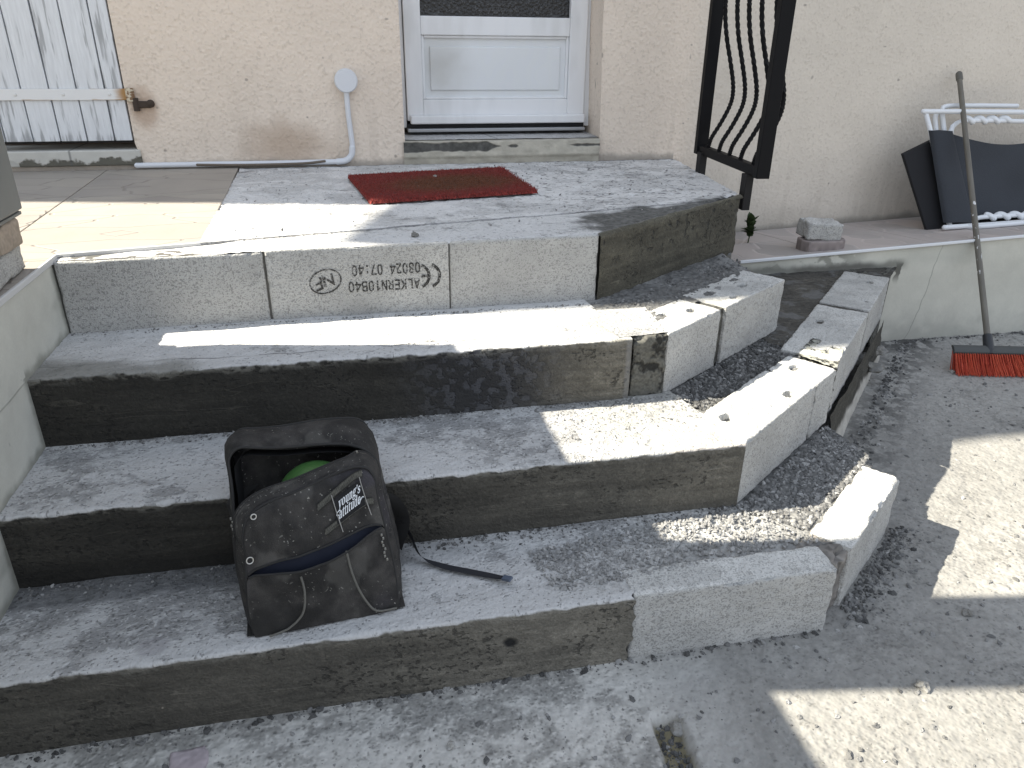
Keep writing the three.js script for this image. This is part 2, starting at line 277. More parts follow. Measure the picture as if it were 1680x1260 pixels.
const landing = part(stairs, 'landing', grid(440, 300, (u, v) => {
  const zr = v * 1.4322, xR = zr < 0.902 ? lerp(1.566, 1.457, zr / 0.902) : lerp(1.457, 0.741, (zr - 0.902) / (1.4322 - 0.902)), xLft = zr < 1.318 ? -0.432 + 0.03 * zr : Math.max(XL, XL + (1.385 - zr) / 0.197);
  const x = lerp(xLft, xR, u), z = zr - 0.0246 * (x - XL) * v, e = sst(0.012, 0, (1 - v) * 1.43) + sst(0.010, 0, (1 - u) * (xR - xLft) * (zr > 0.9 ? 0.57 : 0));
  const sm = z > seamZ(x) ? 0.003 : 0;
  return [x, Y4 - sm - (z > seamZ(x) ? 0.005 * sst(-0.25, -0.42, x) : 0) + 0.004 * (fbm(x * 9, z * 12, 4) - 0.5) + 0.003 * (fbm(x * 60, z * 80, 3) - 0.5) - 0.005 * Math.min(1, e) * (0.4 + vn(x * 60, z * 60)), z - 0.006 * sst(0.99, 1, v) * fbm(x * 50, 1, 3)];
}, (u, v, p) => [(p[0] + 0.76) / 2.36, (p[2] + 0.02) / 1.475]), matOf(landTex, 0.96));
const LB = [[-0.729, -0.219], [-0.213, 0.288], [0.291, 0.738]];
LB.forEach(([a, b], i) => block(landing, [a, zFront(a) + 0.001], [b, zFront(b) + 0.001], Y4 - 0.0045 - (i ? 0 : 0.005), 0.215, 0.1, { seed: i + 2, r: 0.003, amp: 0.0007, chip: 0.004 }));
{ // dark thin line of the first joint: recessed mortar
  part(landing, 'joint_mortar', box(1.46, 0.2, 0.06, 0.002), plain(0.10, 0.095, 0.085, 0.95), [0.005, Y4 - 0.108, 1.378], [0, 0.0246, 0]);
  // olive mortar face of the cut corner
  const len = Math.hypot(1.457 - 0.741, 0.902 - 1.397), ux = 0.716 / len, uz = -0.495 / len, nx = 0.568, nz = 0.823;
  const tex = bake(1024, 280, 0, 0.9, 0, 0.24, 0.006, (x, y, o) => {
    mortar(x, y * 1.1, o, 0.34 + 0.25 * sst(0.05, 0.0, y) + 0.35 * (fbm(x * 8, y * 16, 4) - 0.5), 12.3, 1.25);
    const cr = sst(0.60, 0.72, fbm(x * 50, y * 50 + 5, 4)) * sst(0.06, 0.02, Math.abs(y - 0.06 - 0.08 * x * 0 - 0.05 * (fbm(x * 6, 2, 3) - 0.5))); for (let i = 0; i < 3; i++) o[i] = lerp(o[i], 0.012, 0.7 * cr); o[3] -= 0.004 * cr;
    const tp = wrapEdge(x, y * 0.8, 3); for (let i = 0; i < 3; i++) o[i] = lerp(o[i], [0.2, 0.195, 0.18][i], 0.55 * tp);
  });
  part(landing, 'mortar_face', grid(180, 52, (u, v) => {
    const s = u * len, r = 0.012 * (0.6 + 0.8 * vn(s * 20, 2)), k = v * 52, n0 = 0.006 * (fbm(s * 9, v * 3, 4) - 0.5) + 0.003 * (fbm(s * 60, v * 14, 3) - 0.5) + (u > 0.93 ? -0.02 * (u - 0.93) / 0.07 * fbm(v * 5, 3, 3) : 0);
    let off, y; if (k < 6) { const a = k / 6 * Math.PI / 2; off = -r + r * Math.sin(a); y = Y4 - r + r * Math.cos(a) - 0.001; } else { off = n0; y = lerp(Y4 - r, Y3 - 0.02, (k - 6) / 46); }
    return [0.741 + ux * s + nx * (off + 0.003), y, 1.397 + uz * s + nz * (off + 0.003)];
  }, (u, v) => [u * len / 0.9, v * 0.22 / 0.24]), matOf(tex, 0.96));
}
// --- third step
const tex3 = bake(2048, 680, -0.75, 0.88, -0.37, 0.2, 0.006, (x, s, o) => {
  const e = wrapEdge(x, s, 2.2);
  dust(x, s, o, 0.5, -0.15 + 0.05 * sst(-0.2, -0.29, s) + 0.05 * sst(0.3, 0.6, x), 8.8);
  // olive wedge by the side wall, grey smooth patch by the corner, a fine crack behind the edge
  const wg = sst(0.05, -0.03, (x + 0.62) * 0.22 - (s + 0.075) + 0.10 * (fbm(x * 12, s * 30, 4) - 0.5)) * sst(-0.28, -0.42, x);
  const gp = sst(0.60, 0.70, x + 0.14 * (fbm(x * 16, s * 16, 3) - 0.5)) * sst(-0.26, -0.22, s);
  const q = fbm(x * 60, s * 60, 4);
  for (let i = 0; i < 3; i++) { o[i] = lerp(o[i], [0.19, 0.186, 0.165][i] * (0.75 + 0.5 * q), 0.8 * wg); o[i] = lerp(o[i], [0.315, 0.31, 0.28][i] * (0.75 + 0.5 * q), 0.8 * gp); }
  const ck = sst(0.004, 0.001, Math.abs(s + 0.065 - 0.03 * (fbm(x * 8, 7, 4) - 0.5))) * sst(0.35, 0.6, vn(x * 8, 3)) * sst(0.5, 0.3, x); for (let i = 0; i < 3; i++) o[i] = lerp(o[i], 0.10, 0.7 * ck); o[3] -= 0.002 * ck;
  if (s > -0.01) {
    const a = [0, 0, 0, 0]; mortar(x, s, a, 0.02 + 0.85 * sst(0.2, 0.75, x + 0.25 * (fbm(x * 5, s * 9, 3) - 0.5)) + 0.3 * (fbm(x * 6, s * 14, 3) - 0.5) * sst(-0.2, 0.4, x), 4.4, 0.8);
    // middle of the riser: coarse, blue-black, broken surface
    const rg = sst(0.05, 0.3, x) * sst(0.62, 0.4, x), rr = sst(0.48, 0.62, fbm(x * 60, s * 60, 3)); for (let i = 0; i < 3; i++) a[i] = lerp(a[i], [0.05, 0.052, 0.06][i] * (0.5 + rr), 0.6 * rg); a[3] -= 0.004 * rg * rr;
    const jt = sst(0.012, 0.003, Math.abs(x - 0.728)); for (let i = 0; i < 3; i++) a[i] = lerp(a[i], 0.2, 0.5 * jt);
    const th = 0.55 * sst(0.022, 0.0, s + 0.016 * (fbm(x * 18, s * 60, 4) - 0.5)) * sst(0.3, 0.62, fbm(x * 70, s * 120, 3)); for (let i = 0; i < 3; i++) a[i] = lerp(a[i], [0.25, 0.24, 0.21][i], th);
    for (let i = 0; i < 4; i++) o[i] = lerp(a[i], o[i], e);
  }
});
const step3 = stepSheet(stairs, 'step', { xl: XL - 0.005, xb: 0.70, xe: 0.735, zb: 1.385, ze: 1.735, y: Y3, yb: Y2 - 0.02, tex: tex3, seed: 3 });
const fillTex = bake(1000, 900, 0.45, 2.4, 0.6, 2.35, 0.008, (x, z, o) => {
  const g = fbm(x * 90, z * 90, 4), p = fbm(x * 8, z * 8, 4), f = R2(x, z, 420); let c = 0.135 * (0.45 + 1.1 * g) * (0.8 + 0.4 * p) * (0.85 + 0.3 * f);
  c = lerp(c, 0.3, 0.55 * sst(0.55, 0.7, p)); c = lerp(c, 0.40 * (0.6 + 0.8 * g), sst(1.12, 0.84, x) * sst(1.98, 2.02, z) * 0.95); o[0] = c; o[1] = c * 0.99; o[2] = c * 0.955; o[3] = 0.01 * (g - 0.5);
});
const darkTex = bake(640, 640, 1.3, 2.42, 0.6, 1.72, 0.006, (x, z, o) => {
  mortar(x, z, o, 0.28, 21, 0.6); const p = fbm(x * 7, z * 7, 4); for (let i = 0; i < 3; i++) o[i] *= 0.8 + 0.7 * p;
  const d = sst(0.58, 0.7, fbm(x * 16, z * 16, 4)); for (let i = 0; i < 3; i++) o[i] = lerp(o[i], 0.16, 0.5 * d);
});
fill(step3, 'mortar_fill', [[0.66, 1.40], [1.42, 0.90], [1.40, 1.20], [0.80, 1.66]], Y3 - 0.006, 0.006, fillTex, 3, 90, (u, v, x, z) => 0.004 - 0.03 * sst(0.93, 1, u));
{
  const A = [0.846, 1.718], B = [1.078, 1.558], C = [1.106, 1.538], D = [1.43, 1.309];
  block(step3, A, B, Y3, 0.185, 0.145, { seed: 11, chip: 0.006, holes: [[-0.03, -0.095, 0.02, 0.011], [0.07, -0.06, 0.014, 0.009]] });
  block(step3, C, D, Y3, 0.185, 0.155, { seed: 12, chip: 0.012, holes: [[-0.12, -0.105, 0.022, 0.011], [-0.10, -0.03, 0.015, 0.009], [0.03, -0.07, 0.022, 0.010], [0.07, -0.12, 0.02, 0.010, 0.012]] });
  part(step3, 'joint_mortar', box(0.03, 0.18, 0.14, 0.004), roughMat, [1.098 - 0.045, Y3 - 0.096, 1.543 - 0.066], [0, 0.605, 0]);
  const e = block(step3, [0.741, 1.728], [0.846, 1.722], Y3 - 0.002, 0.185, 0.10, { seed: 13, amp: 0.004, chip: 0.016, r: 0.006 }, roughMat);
  fill(step3, 'mortar_cap', [[0.66, 1.50], [0.86, 1.50], [0.845, 1.708], [0.70, 1.722]], Y3 + 0.0015, 0.002, bake(256, 256, 0.6, 0.9, 1.45, 1.75, 0.004, (x, z, o) => { dust(x, z, o, 0.33, -0.12, 3); }), 8, 50);
}
// --- second step
const tex2 = bake(2048, 640, -0.75, 0.96, -0.35, 0.2, 0.006, (x, s, o) => {
  const e = wrapEdge(x, s - 0.004, 6.2);
  dust(x, s, o, 0.47, lerp(-0.06, -0.02, sst(-0.3, 0.5, x)) + 0.10 * sst(-0.2, -0.3, s), 15.2);
  const sm = sst(0.70, 0.76, x + 0.05 * (fbm(x * 20, s * 20, 3) - 0.5)) * sst(-0.16, -0.10, s), q = fbm(x * 50, s * 70, 4), gr = sst(0.55, 0.64, x + 0.08 * (q - 0.5)) * (1 - sm);
  for (let i = 0; i < 3; i++) { o[i] = lerp(o[i], [0.39, 0.36, 0.33][i] * (0.8 + 0.4 * q), 0.85 * sm); o[i] = lerp(o[i], [0.34, 0.335, 0.31][i] * (0.6 + 0.8 * q), 0.75 * gr); } o[3] += gr * 0.008 * (q - 0.5);
  if (s > -0.01) {
    const a = [0, 0, 0, 0]; mortar(x, s, a, 0.05 + 0.62 * sst(-0.1, 0.75, x + 0.2 * (fbm(x * 4, s * 9, 3) - 0.5)) - 0.14 * sst(0.09, 0.16, s), 9.7, 0.8);
    const th = 0.55 * sst(0.022, 0.0, s + 0.016 * (fbm(x * 18, s * 60, 4) - 0.5)) * sst(0.3, 0.62, fbm(x * 70, s * 120, 3)); for (let i = 0; i < 3; i++) a[i] = lerp(a[i], [0.25, 0.24, 0.21][i], th);
    for (let i = 0; i < 4; i++) o[i] = lerp(a[i], o[i], e);
  }
});
const step2 = stepSheet(stairs, 'step', { xl: XL - 0.005, xb: 0.86, xe: 0.936, zb: 1.68, ze: 2.033, y: Y2, yb: Y1 - 0.02, tex: tex2, seed: 7 });
fill(step2, 'gravel_bed', [[0.83, 1.70], [1.46, 1.27], [1.46, 1.55], [0.90, 1.96]], Y2 - 0.012, 0.010, fillTex, 12, 110);
fill(step2, 'mortar_fill', [[1.34, 1.42], [1.40, 0.665], [2.372, 0.685], [1.49, 1.585]], Y2 - 0.004, 0.006, darkTex, 31, 130);
{
  block(step2, [0.936, 2.031], [1.306, 1.754], Y2 + 0.001, 0.185, 0.16, { seed: 21, chip: 0.007, holes: [[-0.135, -0.10, 0.019, 0.013], [0.115, -0.035, 0.019, 0.012], [0.02, -0.04, 0.012, 0.006, 0.004]] });
  block(step2, [1.311, 1.750], [1.436, 1.656], Y2 - 0.001, 0.185, 0.155, { seed: 22, chip: 0.012, holes: [[-0.005, -0.10, 0.022, 0.012]] });
  part(step2, 'joint_mortar', blockGeo(0.10, 0.2, 0.10, { seed: 25, amp: 0.006, chip: 0.01, r: 0.012 }), roughMat, [1.445, Y2 - 0.012, 1.628], [0, 0.7, 0]);
  // the run of blocks on the far flank, down to the low wall
  block(step2, [1.47, 1.612], [1.846, 1.226], Y2 + 0.002, 0.185, 0.18, { seed: 23, chip: 0.01, holes: [[-0.13, -0.10, 0.024, 0.012], [0.07, -0.13, 0.018, 0.010], [0.02, -0.06, 0.012, 0.007, 0.005]] });
  block(step2, [1.866, 1.205], [2.21, 0.852], Y2 + 0.003, 0.185, 0.18, { seed: 24, chip: 0.008, holes: [[0.13, -0.06, 0.014, 0.009], [-0.14, -0.03, 0.012, 0.008, 0.01]] });
  part(step2, 'joint_mortar', box(0.03, 0.18, 0.17, 0.004), roughMat, [1.855 - 0.065, Y2 - 0.098, 1.216 - 0.065], [0, 0.79, 0]);
  part(step2, 'joint_mortar', box(0.24, 0.34, 0.18, 0.01), roughMat, [2.288 - 0.07, Y2 - 0.174, 0.768 - 0.075], [0, 0.79, 0]);
  fill(step2, 'mortar_cap', [[1.37, 1.53], [1.50, 1.42], [1.545, 1.525], [1.43, 1.66]], Y2 + 0.001, 0.007, bake(256, 256, 1.3, 1.6, 1.4, 1.7, 0.006, (x, z, o) => { const q = fbm(x * 90, z * 90, 3), k = sst(0.55, 0.63, q), c = lerp(0.3, 0.05, k); o[0] = c; o[1] = c * 0.99; o[2] = c * 0.85; o[3] = -0.006 * k; }), 41, 40);
  // footing under the flank: dark mortar above, remains of pale plaster below
  const ft = bake(1024, 256, 0, 1.1, 0, 0.22, 0.006, (x, y, o) => {
    mortar(x, y, o, 0.15, 17, 1); const k = sst(0.02, -0.01, y - 0.095 - 0.10 * (fbm(x * 7, 4, 4) - 0.5) + 0.04 * sst(0.6, 1.0, x)), q = fbm(x * 30, y * 30, 4);
    for (let i = 0; i < 3; i++) o[i] = lerp(o[i], [0.42, 0.40, 0.36][i] * (0.7 + 0.5 * q), k); o[3] += 0.006 * k;
  });
  part(step2, 'footing', grid(150, 40, (u, v) => { const s = u * 1.06, n = 0.014 + 0.016 * (fbm(s * 9, v * 4, 4) - 0.5) + 0.022 * v * v; return [1.452 + 0.698 * s + 0.716 * n, lerp(0.19, -0.03, v), 1.636 - 0.716 * s + 0.698 * n]; }, (u, v) => [u * 1.06 / 1.1, 1 - v]), matOf(ft, 0.97));
}
// --- first step
const tex1 = bake(2048, 600, -0.75, 0.96, -0.32, 0.2, 0.006, (x, s, o) => {
  const e = wrapEdge(x, s - 0.003, 11.2);
  dust(x, s, o, 0.46, lerp(0.045, 0.02, sst(-0.5, 0.5, x)) - 0.12 * sst(-0.07, -0.02, s), 25.2);
  const bk = sst(-0.19, -0.215, s + 0.02 * (fbm(x * 9, 5, 3) - 0.5)) * sst(0.35, -0.1, x), q = fbm(x * 70, s * 90, 4); for (let i = 0; i < 3; i++) o[i] = lerp(o[i], 0.10 * (0.4 + 1.2 * q), 0.8 * bk);
  const gv = sst(-0.26, -0.01, x - (0.552 - s / 0.32 * 0.378) + 0.10 * (fbm(x * 12, s * 12, 3) - 0.5)) * sst(0.0, -0.05, s), gq = fbm(x * 90, s * 90, 4); for (let i = 0; i < 3; i++) o[i] = lerp(o[i], 0.40 * (0.5 + 0.9 * gq) * [1, 0.99, 0.955][i], 0.9 * gv); o[3] += gv * 0.008 * (gq - 0.5);
  const bl = sst(0.03, 0.015, Math.hypot((x + 0.42) * 0.8, s + 0.04) + 0.02 * (fbm(x * 20, s * 20, 3) - 0.5)); for (let i = 0; i < 3; i++) o[i] = lerp(o[i], [0.2, 0.19, 0.2][i], 0.5 * bl);
  if (s > -0.01) {
    const a = [0, 0, 0, 0]; mortar(x, s, a, 0.36 + 0.62 * sst(-0.2, 0.5, x + 0.15 * (fbm(x * 4, s * 9, 3) - 0.5)), 33.7, 0.75);
    const pk = sst(0.02, 0.008, Math.hypot(x - 0.285, (s - 0.075) * 1.2) + 0.012 * (fbm(x * 50, s * 50, 3) - 0.5)); for (let i = 0; i < 3; i++) a[i] = lerp(a[i], 0.008, pk); a[3] -= 0.006 * pk;
    const th = 0.55 * sst(0.022, 0.0, s + 0.016 * (fbm(x * 18, s * 60, 4) - 0.5)) * sst(0.3, 0.62, fbm(x * 70, s * 120, 3)); for (let i = 0; i < 3; i++) a[i] = lerp(a[i], [0.25, 0.24, 0.21][i], th);
    for (let i = 0; i < 4; i++) o[i] = lerp(a[i], o[i], e);
  }
});
const step1 = stepSheet(stairs, 'step', { xl: XL - 0.005, xb: 0.93, xe: 0.552, zb: 1.985, ze: 2.3145, y: Y1, yb: -0.03, ragEnd: 0.03, tex: tex1, seed: 13 });
fill(step1, 'gravel_bed', [[0.40, 2.10], [0.90, 2.0], [1.10, 2.22], [0.50, 2.265]], Y1 - 0.004, 0.006, fillTex, 52, 90);
fill(step1, 'gravel_bed', [[0.86, 2.05], [1.42, 1.655], [1.437, 1.895], [1.06, 2.22]], Y1 - 0.006, 0.010, fillTex, 61, 100, (u, v) => -0.02 * sst(0.9, 1, u));
block(step1, [0.556, 2.311], [1.043, 2.316], Y1 + 0.002, 0.2, 0.09, { seed: 31, r: 0.006, chip: 0.012 });
block(step1, [1.118, 2.256], [1.44, 2.001], Y1 + 0.002, 0.2, 0.10, { seed: 32, r: 0.005, chip: 0.010, holes: [[0.06, -0.05, 0.01, 0.006, 0.003]] });
{
  const g = blockGeo(0.12, 0.19, 0.10, { seed: 33, amp: 0.005, chip: 0.02, r: 0.02, cell: 0.005, uvs: 1 });
  const jt = bake(256, 256, 0, 0.4, 0, 0.4, 0.006, (x, y, o) => { mortar(x, y, o, 1.2, 77, 0.3); }, true); part(step1, 'joint_mortar', g, matOf(jt, 0.97), [1.078, Y1 - 0.002, 2.268], [0, 0.5, 0]);
  // solid core under the treads
  const poly = (pts, y0, y1) => { const s = new THREE.Shape(pts.map(([x, z]) => new THREE.Vector2(x, -z))); const e = new THREE.ExtrudeGeometry(s, { depth: y1 - y0, bevelEnabled: false }); e.rotateX(-Math.PI / 2); return e.translate(0, y0, 0); };
  part(stairs, 'core', mergeGeometries([
    poly([[-0.73, 0.002], [1.55, 0.002], [1.445, 0.9], [0.735, 1.36], [-0.73, 1.36]], -0.02, 0.722),
    poly([[-0.73, 1.3], [0.8, 1.3], [1.40, 0.9], [1.412, 1.2], [0.80, 1.62], [-0.73, 1.70]], -0.02, 0.51),
    poly([[-0.73, 1.6], [0.8, 1.6], [1.36, 1.2], [1.39, 0.68], [2.30, 0.69], [1.43, 1.58], [0.90, 1.94], [-0.73, 2.0]], -0.02, 0.33),
    poly([[-0.73, 1.9], [0.85, 1.9], [1.40, 1.58], [1.42, 1.88], [1.05, 2.20], [-0.73, 2.27]], -0.02, 0.15)]), plain(0.14, 0.135, 0.12, 0.95));
}
// gravel and crumbs lying on the steps
{
  const sz = (a, b) => (r) => a + (b - a) * Math.pow(r(), 3), sh = (a, b) => (r) => a + (b - a) * r() * r();
  const q3 = inQuad([0.75, 1.44], [1.40, 0.97], [1.36, 1.20], [0.84, 1.56]), q2 = inQuad([0.87, 1.72], [1.46, 1.24], [1.44, 1.50], [0.93, 1.86]), q1 = inQuad([0.93, 2.05], [1.42, 1.68], [1.43, 1.88], [1.06, 2.16]), q1b = inQuad([0.36, 2.12], [0.95, 2.03], [1.08, 2.21], [0.40, 2.27]);
  scatter(step3, 'gravel', 900, 71, (r) => { const p = q3(r); return [p[0], Y3 - 0.004, p[1]]; }, sz(0.0015, 0.007), sh(0.07, 0.32));
  scatter(step2, 'gravel', 8500, 72, (r) => { const p = q2(r); return [p[0], Y2 - 0.009, p[1]]; }, (r) => 0.0012 + 0.006 * Math.pow(r(), 4), sh(0.05, 0.30));
  scatter(step1, 'gravel', 9500, 73, (r) => { const p = q1(r); return [p[0], Y1 - 0.005, p[1]]; }, (r) => 0.0012 + 0.0062 * Math.pow(r(), 4), sh(0.10, 0.38));
  scatter(step1, 'gravel', 2600, 74, (r) => { const p = q1b(r); return [p[0], Y1 + 0.001, p[1]]; }, sz(0.0012, 0.0062), sh(0.2, 0.42));
  scatter(step2, 'gravel', 700, 75, (r) => [lerp(0.3, 0.9, Math.sqrt(r())), Y2, lerp(1.745, 1.97, r() * r())], sz(0.001, 0.0045), sh(0.15, 0.45));
  scatter(step2, 'gravel', 700, 76, (r) => [lerp(XL + 0.01, 0.85, r()), Y2, 1.738 + 0.035 * r() * r()], sz(0.001, 0.004), sh(0.1, 0.4));
  scatter(step1, 'gravel', 1100, 77, (r) => [lerp(XL + 0.01, 0.93, r()), Y1, 2.036 + 0.06 * r() * r()], sz(0.001, 0.0045), sh(0.06, 0.35));
  scatter(step3, 'gravel', 600, 78, (r) => [lerp(XL + 0.01, 0.73, r()), Y3, 1.436 + 0.03 * r() * r()], sz(0.001, 0.0035), sh(0.12, 0.42));
}

// ---------------------------------------------------------------- terrace on the left, with its side wall and tiles
const tileTex = bake(1024, 1024, 0, 1, 0, 1, 0.004, (x, y, o) => {
  // moulded flagstone pattern: wandering grooves round irregular stones
  const wx = x + 0.03 * (fbm(x * 5, y * 5, 2) - 0.5), wy = y + 0.03 * (fbm(x * 5 + 7, y * 5, 2) - 0.5); let d1 = 9, d2 = 9; const gx = wx * 3.0 + wy * 0.7, gy = wy * 6.5 - wx * 1.2, ix = Math.floor(gx), iy = Math.floor(gy);
  let id = 0;
  for (let a = -1; a <= 1; a++) for (let b = -1; b <= 1; b++) { const k = ((iy + b) & LEN) << 8 | ((ix + a) & LEN), px = ix + a + 0.15 + 0.7 * LAT[k], py = iy + b + 0.15 + 0.7 * LAT[(k + 977) & 65535], d = Math.abs(gx - px) * 0.9 + Math.abs(gy - py); if (d < d1) { d2 = d1; d1 = d; id = LAT[(k + 333) & 65535]; } else if (d < d2) d2 = d; }
  const gr = sst(0.05, 0.01, d2 - d1), p = fbm(x * 6, y * 6, 4), f = R2(x, y, 300), v = 0.9 + 0.10 * (id - 0.5) + 0.24 * (p - 0.5) + 0.05 * (f - 0.5) - 0.2 * gr;
  o[0] = 0.37 * v; o[1] = 0.336 * v; o[2] = (0.302 - 0.012 * id) * v; o[3] = -0.0022 * gr + 0.0015 * (p - 0.5);
}, true);
const tileMat = matOf(tileTex, 0.6);
const terrace = thing('tiled_terrace', 'beige flagstone-patterned tiled terrace with pale rendered side wall left of the steps', 'terrace');
const plasterTex = bake(1024, 512, 1.0, 3.4, -0.05, 0.75, 0.004, (z, y, o) => {
  const p = fbm(z * 5, y * 5, 5), q = fbm(z * 22, y * 22, 4), f = R2(z, y, 320), v = 0.85 + 0.3 * (p - 0.5) + 0.12 * (q - 0.5) + 0.05 * f;
  o[0] = 0.60 * v; o[1] = 0.595 * v; o[2] = 0.53 * v;
  const hl = sst(0.003, 0.0008, Math.abs(y - 0.535 + 0.01 * (fbm(z * 6, 2, 3) - 0.5))) * sst(1.7, 1.78, z); const sp = sst(0.9, 0.96, R2(z, y, 75) * 0.6 + R2(z + 4, y, 33) * 0.4), yt = z < 1.735 ? Y3 : z < 2.033 ? Y2 : z < 2.31 ? Y1 : 0, dj = Math.min(Math.abs(y - yt), ...[1.432, 1.735, 2.033, 2.31].map((k, i) => (y < [Y4, Y3, Y2, Y1][i] + 0.01 ? Math.abs(z - k) : 9))), jd = 0.75 * sst(0.032, 0.003, dj + 0.03 * (q - 0.4)), low = jd + sst(0.16, 0.0, y) * 0.3 + 0.35 * sst(0.57, 0.72, fbm(z * 3, y * 8, 4));
  for (let i = 0; i < 3; i++) o[i] = lerp(o[i], [0.2, 0.2, 0.17][i], Math.min(0.85, Math.max(0.5 * hl, 0.6 * sp, low))); o[3] = 0.002 * (q - 0.5) + 0.003 * (p - 0.5) - 0.001 * hl;
});
part(terrace, 'side_wall', grid(160, 60, (u, v) => { const z = lerp(1.30, 3.4, u), y = lerp(Y4 - 0.014, -0.03, v); return [XL + 0.004 * (fbm(z * 4, y * 4, 3) - 0.5) - 0.002, y, z]; }, (u, v, p) => [(p[2] - 1) / 2.4, (p[1] + 0.05) / 0.8]), matOf(plasterTex, 0.93));
part(terrace, 'base', mergeGeometries([at(box(1.9, 0.72, 3.39, 0.004), XL - 0.957, 0.355, 1.70), at(box(0.36, 0.72, 1.25, 0.004), -0.575, 0.355, 0.63)]), plain(0.3, 0.29, 0.26, 0.95));
function slab(pts, y, h, m, parent, ou, ov, name = 'tile') {
  const s = new THREE.Shape(pts.map(([x, z]) => new THREE.Vector2(x, -z))), b = 0.0022; const g = new THREE.ExtrudeGeometry(s, { depth: h - b, bevelEnabled: true, bevelSize: b, bevelThickness: b, bevelOffset: -b, bevelSegments: 2 });
  g.rotateX(-Math.PI / 2); g.translate(0, y - h, 0); const p = g.attributes.position, u = g.attributes.uv; for (let i = 0; i < p.count; i++) u.setXY(i, p.getX(i) + ou, -p.getZ(i) + ov); return part(parent, name, g, m);
}
{
  const xe = [-2.42, -1.918, -1.418, -0.917, -0.392], zs = [0.004, 0.60, 1.2, 1.8, 2.4, 3.0, 3.39], j = 0.0018; let k = 0;
  for (let c = 0; c < 4; c++) for (let r = 0; r < zs.length - 1; r++) {
    k++; const sk = (z) => -0.045 + 0.045 * z, a = xe[c] + j, b = xe[c + 1] - j;
    if (c < 3) slab([[a + sk(zs[r]), zs[r] + j], [b + sk(zs[r]), zs[r] + j], [b + sk(zs[r + 1]), zs[r + 1] - j], [a + sk(zs[r + 1]), zs[r + 1] - j]], Y4, 0.012, tileMat, terrace, k * 0.37, k * 0.21);
    else if (r === 0) slab([[a + sk(zs[0]), zs[0] + j], [b + sk(zs[0]), zs[0] + j], [b + sk(0.6), 0.6 - j], [a + sk(0.6), 0.6 - j]], Y4, 0.012, tileMat, terrace, 0.11, 0.42);
    else if (r === 1) slab([[a + sk(0.6), 0.6 + j], [b + sk(0.6), 0.6 + j], [-0.389, seamZ(-0.389) - 0.012], [XL - 0.006, seamZ(XL) - 0.012], [XL - 0.006, 1.44], [a + sk(1.44), 1.44]], Y4, 0.012, tileMat, terrace, 0.63, 0.17);
    else if (r === 2) slab([[a + sk(1.44), 1.443], [XL - 0.006, 1.443], [XL - 0.006, 2.04], [a + sk(2.04), 2.04]], Y4, 0.012, tileMat, terrace, 0.2, 0.77);
    else if (r === 3) slab([[a + 0.05, 2.044], [XL - 0.006, 2.044], [XL - 0.006, 3.39], [a + 0.05, 3.39]], Y4, 0.012, tileMat, terrace, 0.4, 0.5);
  }
  // grey and white edge strips
  const trim = plain(0.55, 0.55, 0.54, 0.5), L = Math.hypot(0.345, 0.068);
  part(terrace, 'edge_strip', box(L, 0.016, 0.011, 0.003), trim, [-0.561, Y4 - 0.006, (seamZ(XL) + seamZ(-0.389)) / 2 - 0.004], [0, 0.194, 0]);
  part(terrace, 'edge_strip', box(0.009, 0.016, 2.0, 0.003), trim, [XL - 0.0025, Y4 - 0.007, 2.385]);
}

// ---------------------------------------------------------------- house
const house = thing('house', 'beige roughcast house front with white door and closed weathered shutter', 'house');
const wallTex = bake(2048, 700, -2.4, 3.8, 0, 2.0, 0.004, (x, y, o) => {
  const p = fbm(x * 1.6, y * 1.6, 4), q = fbm(x * 9, y * 9, 4), f = R2(x, y, 160), rt = sst(1.55, 1.75, x);
  let v = 0.94 + 0.14 * (p - 0.5) + 0.08 * (q - 0.5) + 0.05 * (f - 0.5);
  o[0] = lerp(0.77, 0.70, rt) * v; o[1] = lerp(0.668, 0.635, rt) * v; o[2] = lerp(0.56, 0.545, rt) * v;
  const mark = (k, c) => { for (let i = 0; i < 3; i++) o[i] = lerp(o[i], c[i], k); };
  const st = sst(0.26, 0.05, Math.hypot((x + 0.22) * 0.85, (y - 0.81) * 1.7) + 0.16 * (q - 0.5)); mark(0.55 * st, [0.33, 0.22, 0.14]);
  const hg = sst(0.07, 0.02, Math.hypot(x + 0.77, (y - 0.97) * 0.7) + 0.04 * (q - 0.5)); mark(0.45 * hg, [0.3, 0.16, 0.08]);
  const base = sst(0.035, 0.0, Math.abs(y - (x < 1.56 ? Y4 : 0.352 + 0.04 * (x - 1.7))) - 0.004 + 0.03 * (fbm(x * 14, 3, 3) - 0.5)); mark(0.6 * base, [0.16, 0.155, 0.14]);
  const sc = sst(0.88, 0.93, R2(x, y, 47) * 0.55 + R2(x + 4, y, 22) * 0.45); mark(0.6 * sc, [0.17, 0.15, 0.13]);
  const ck = sst(0.004, 0.001, Math.abs(x - 1.66 - 0.10 * (y - 1.0) - 0.05 * (fbm(y * 9, 2, 4) - 0.5))) * sst(0.8, 0.95, y); mark(0.6 * ck, [0.12, 0.11, 0.10]);
  const run = sst(0.56, 0.7, fbm(x * 26, y * 1.6, 4)) * sst(0.5, 0.0, y - (x < 1.56 ? Y4 : 0.36)); mark(0.14 * run, [0.30, 0.25, 0.2]);
  const wet = sst(0.16, 0.02, y - 0.36 + 0.1 * (q - 0.5)) * rt; mark(0.3 * wet, [0.3, 0.28, 0.24]);
  const gp = fbm(x * 120, y * 120, 2), pt = sst(0.68, 0.78, gp); mark(0.22 * pt, [0.3, 0.25, 0.2]); o[3] = 0.0024 * (fbm(x * 60, y * 60, 3) - 0.5) * lerp(1.2, 0.55, rt) + 0.0028 * (gp - 0.5) * lerp(1.1, 0.7, rt) + 0.001 * (q - 0.5);
});
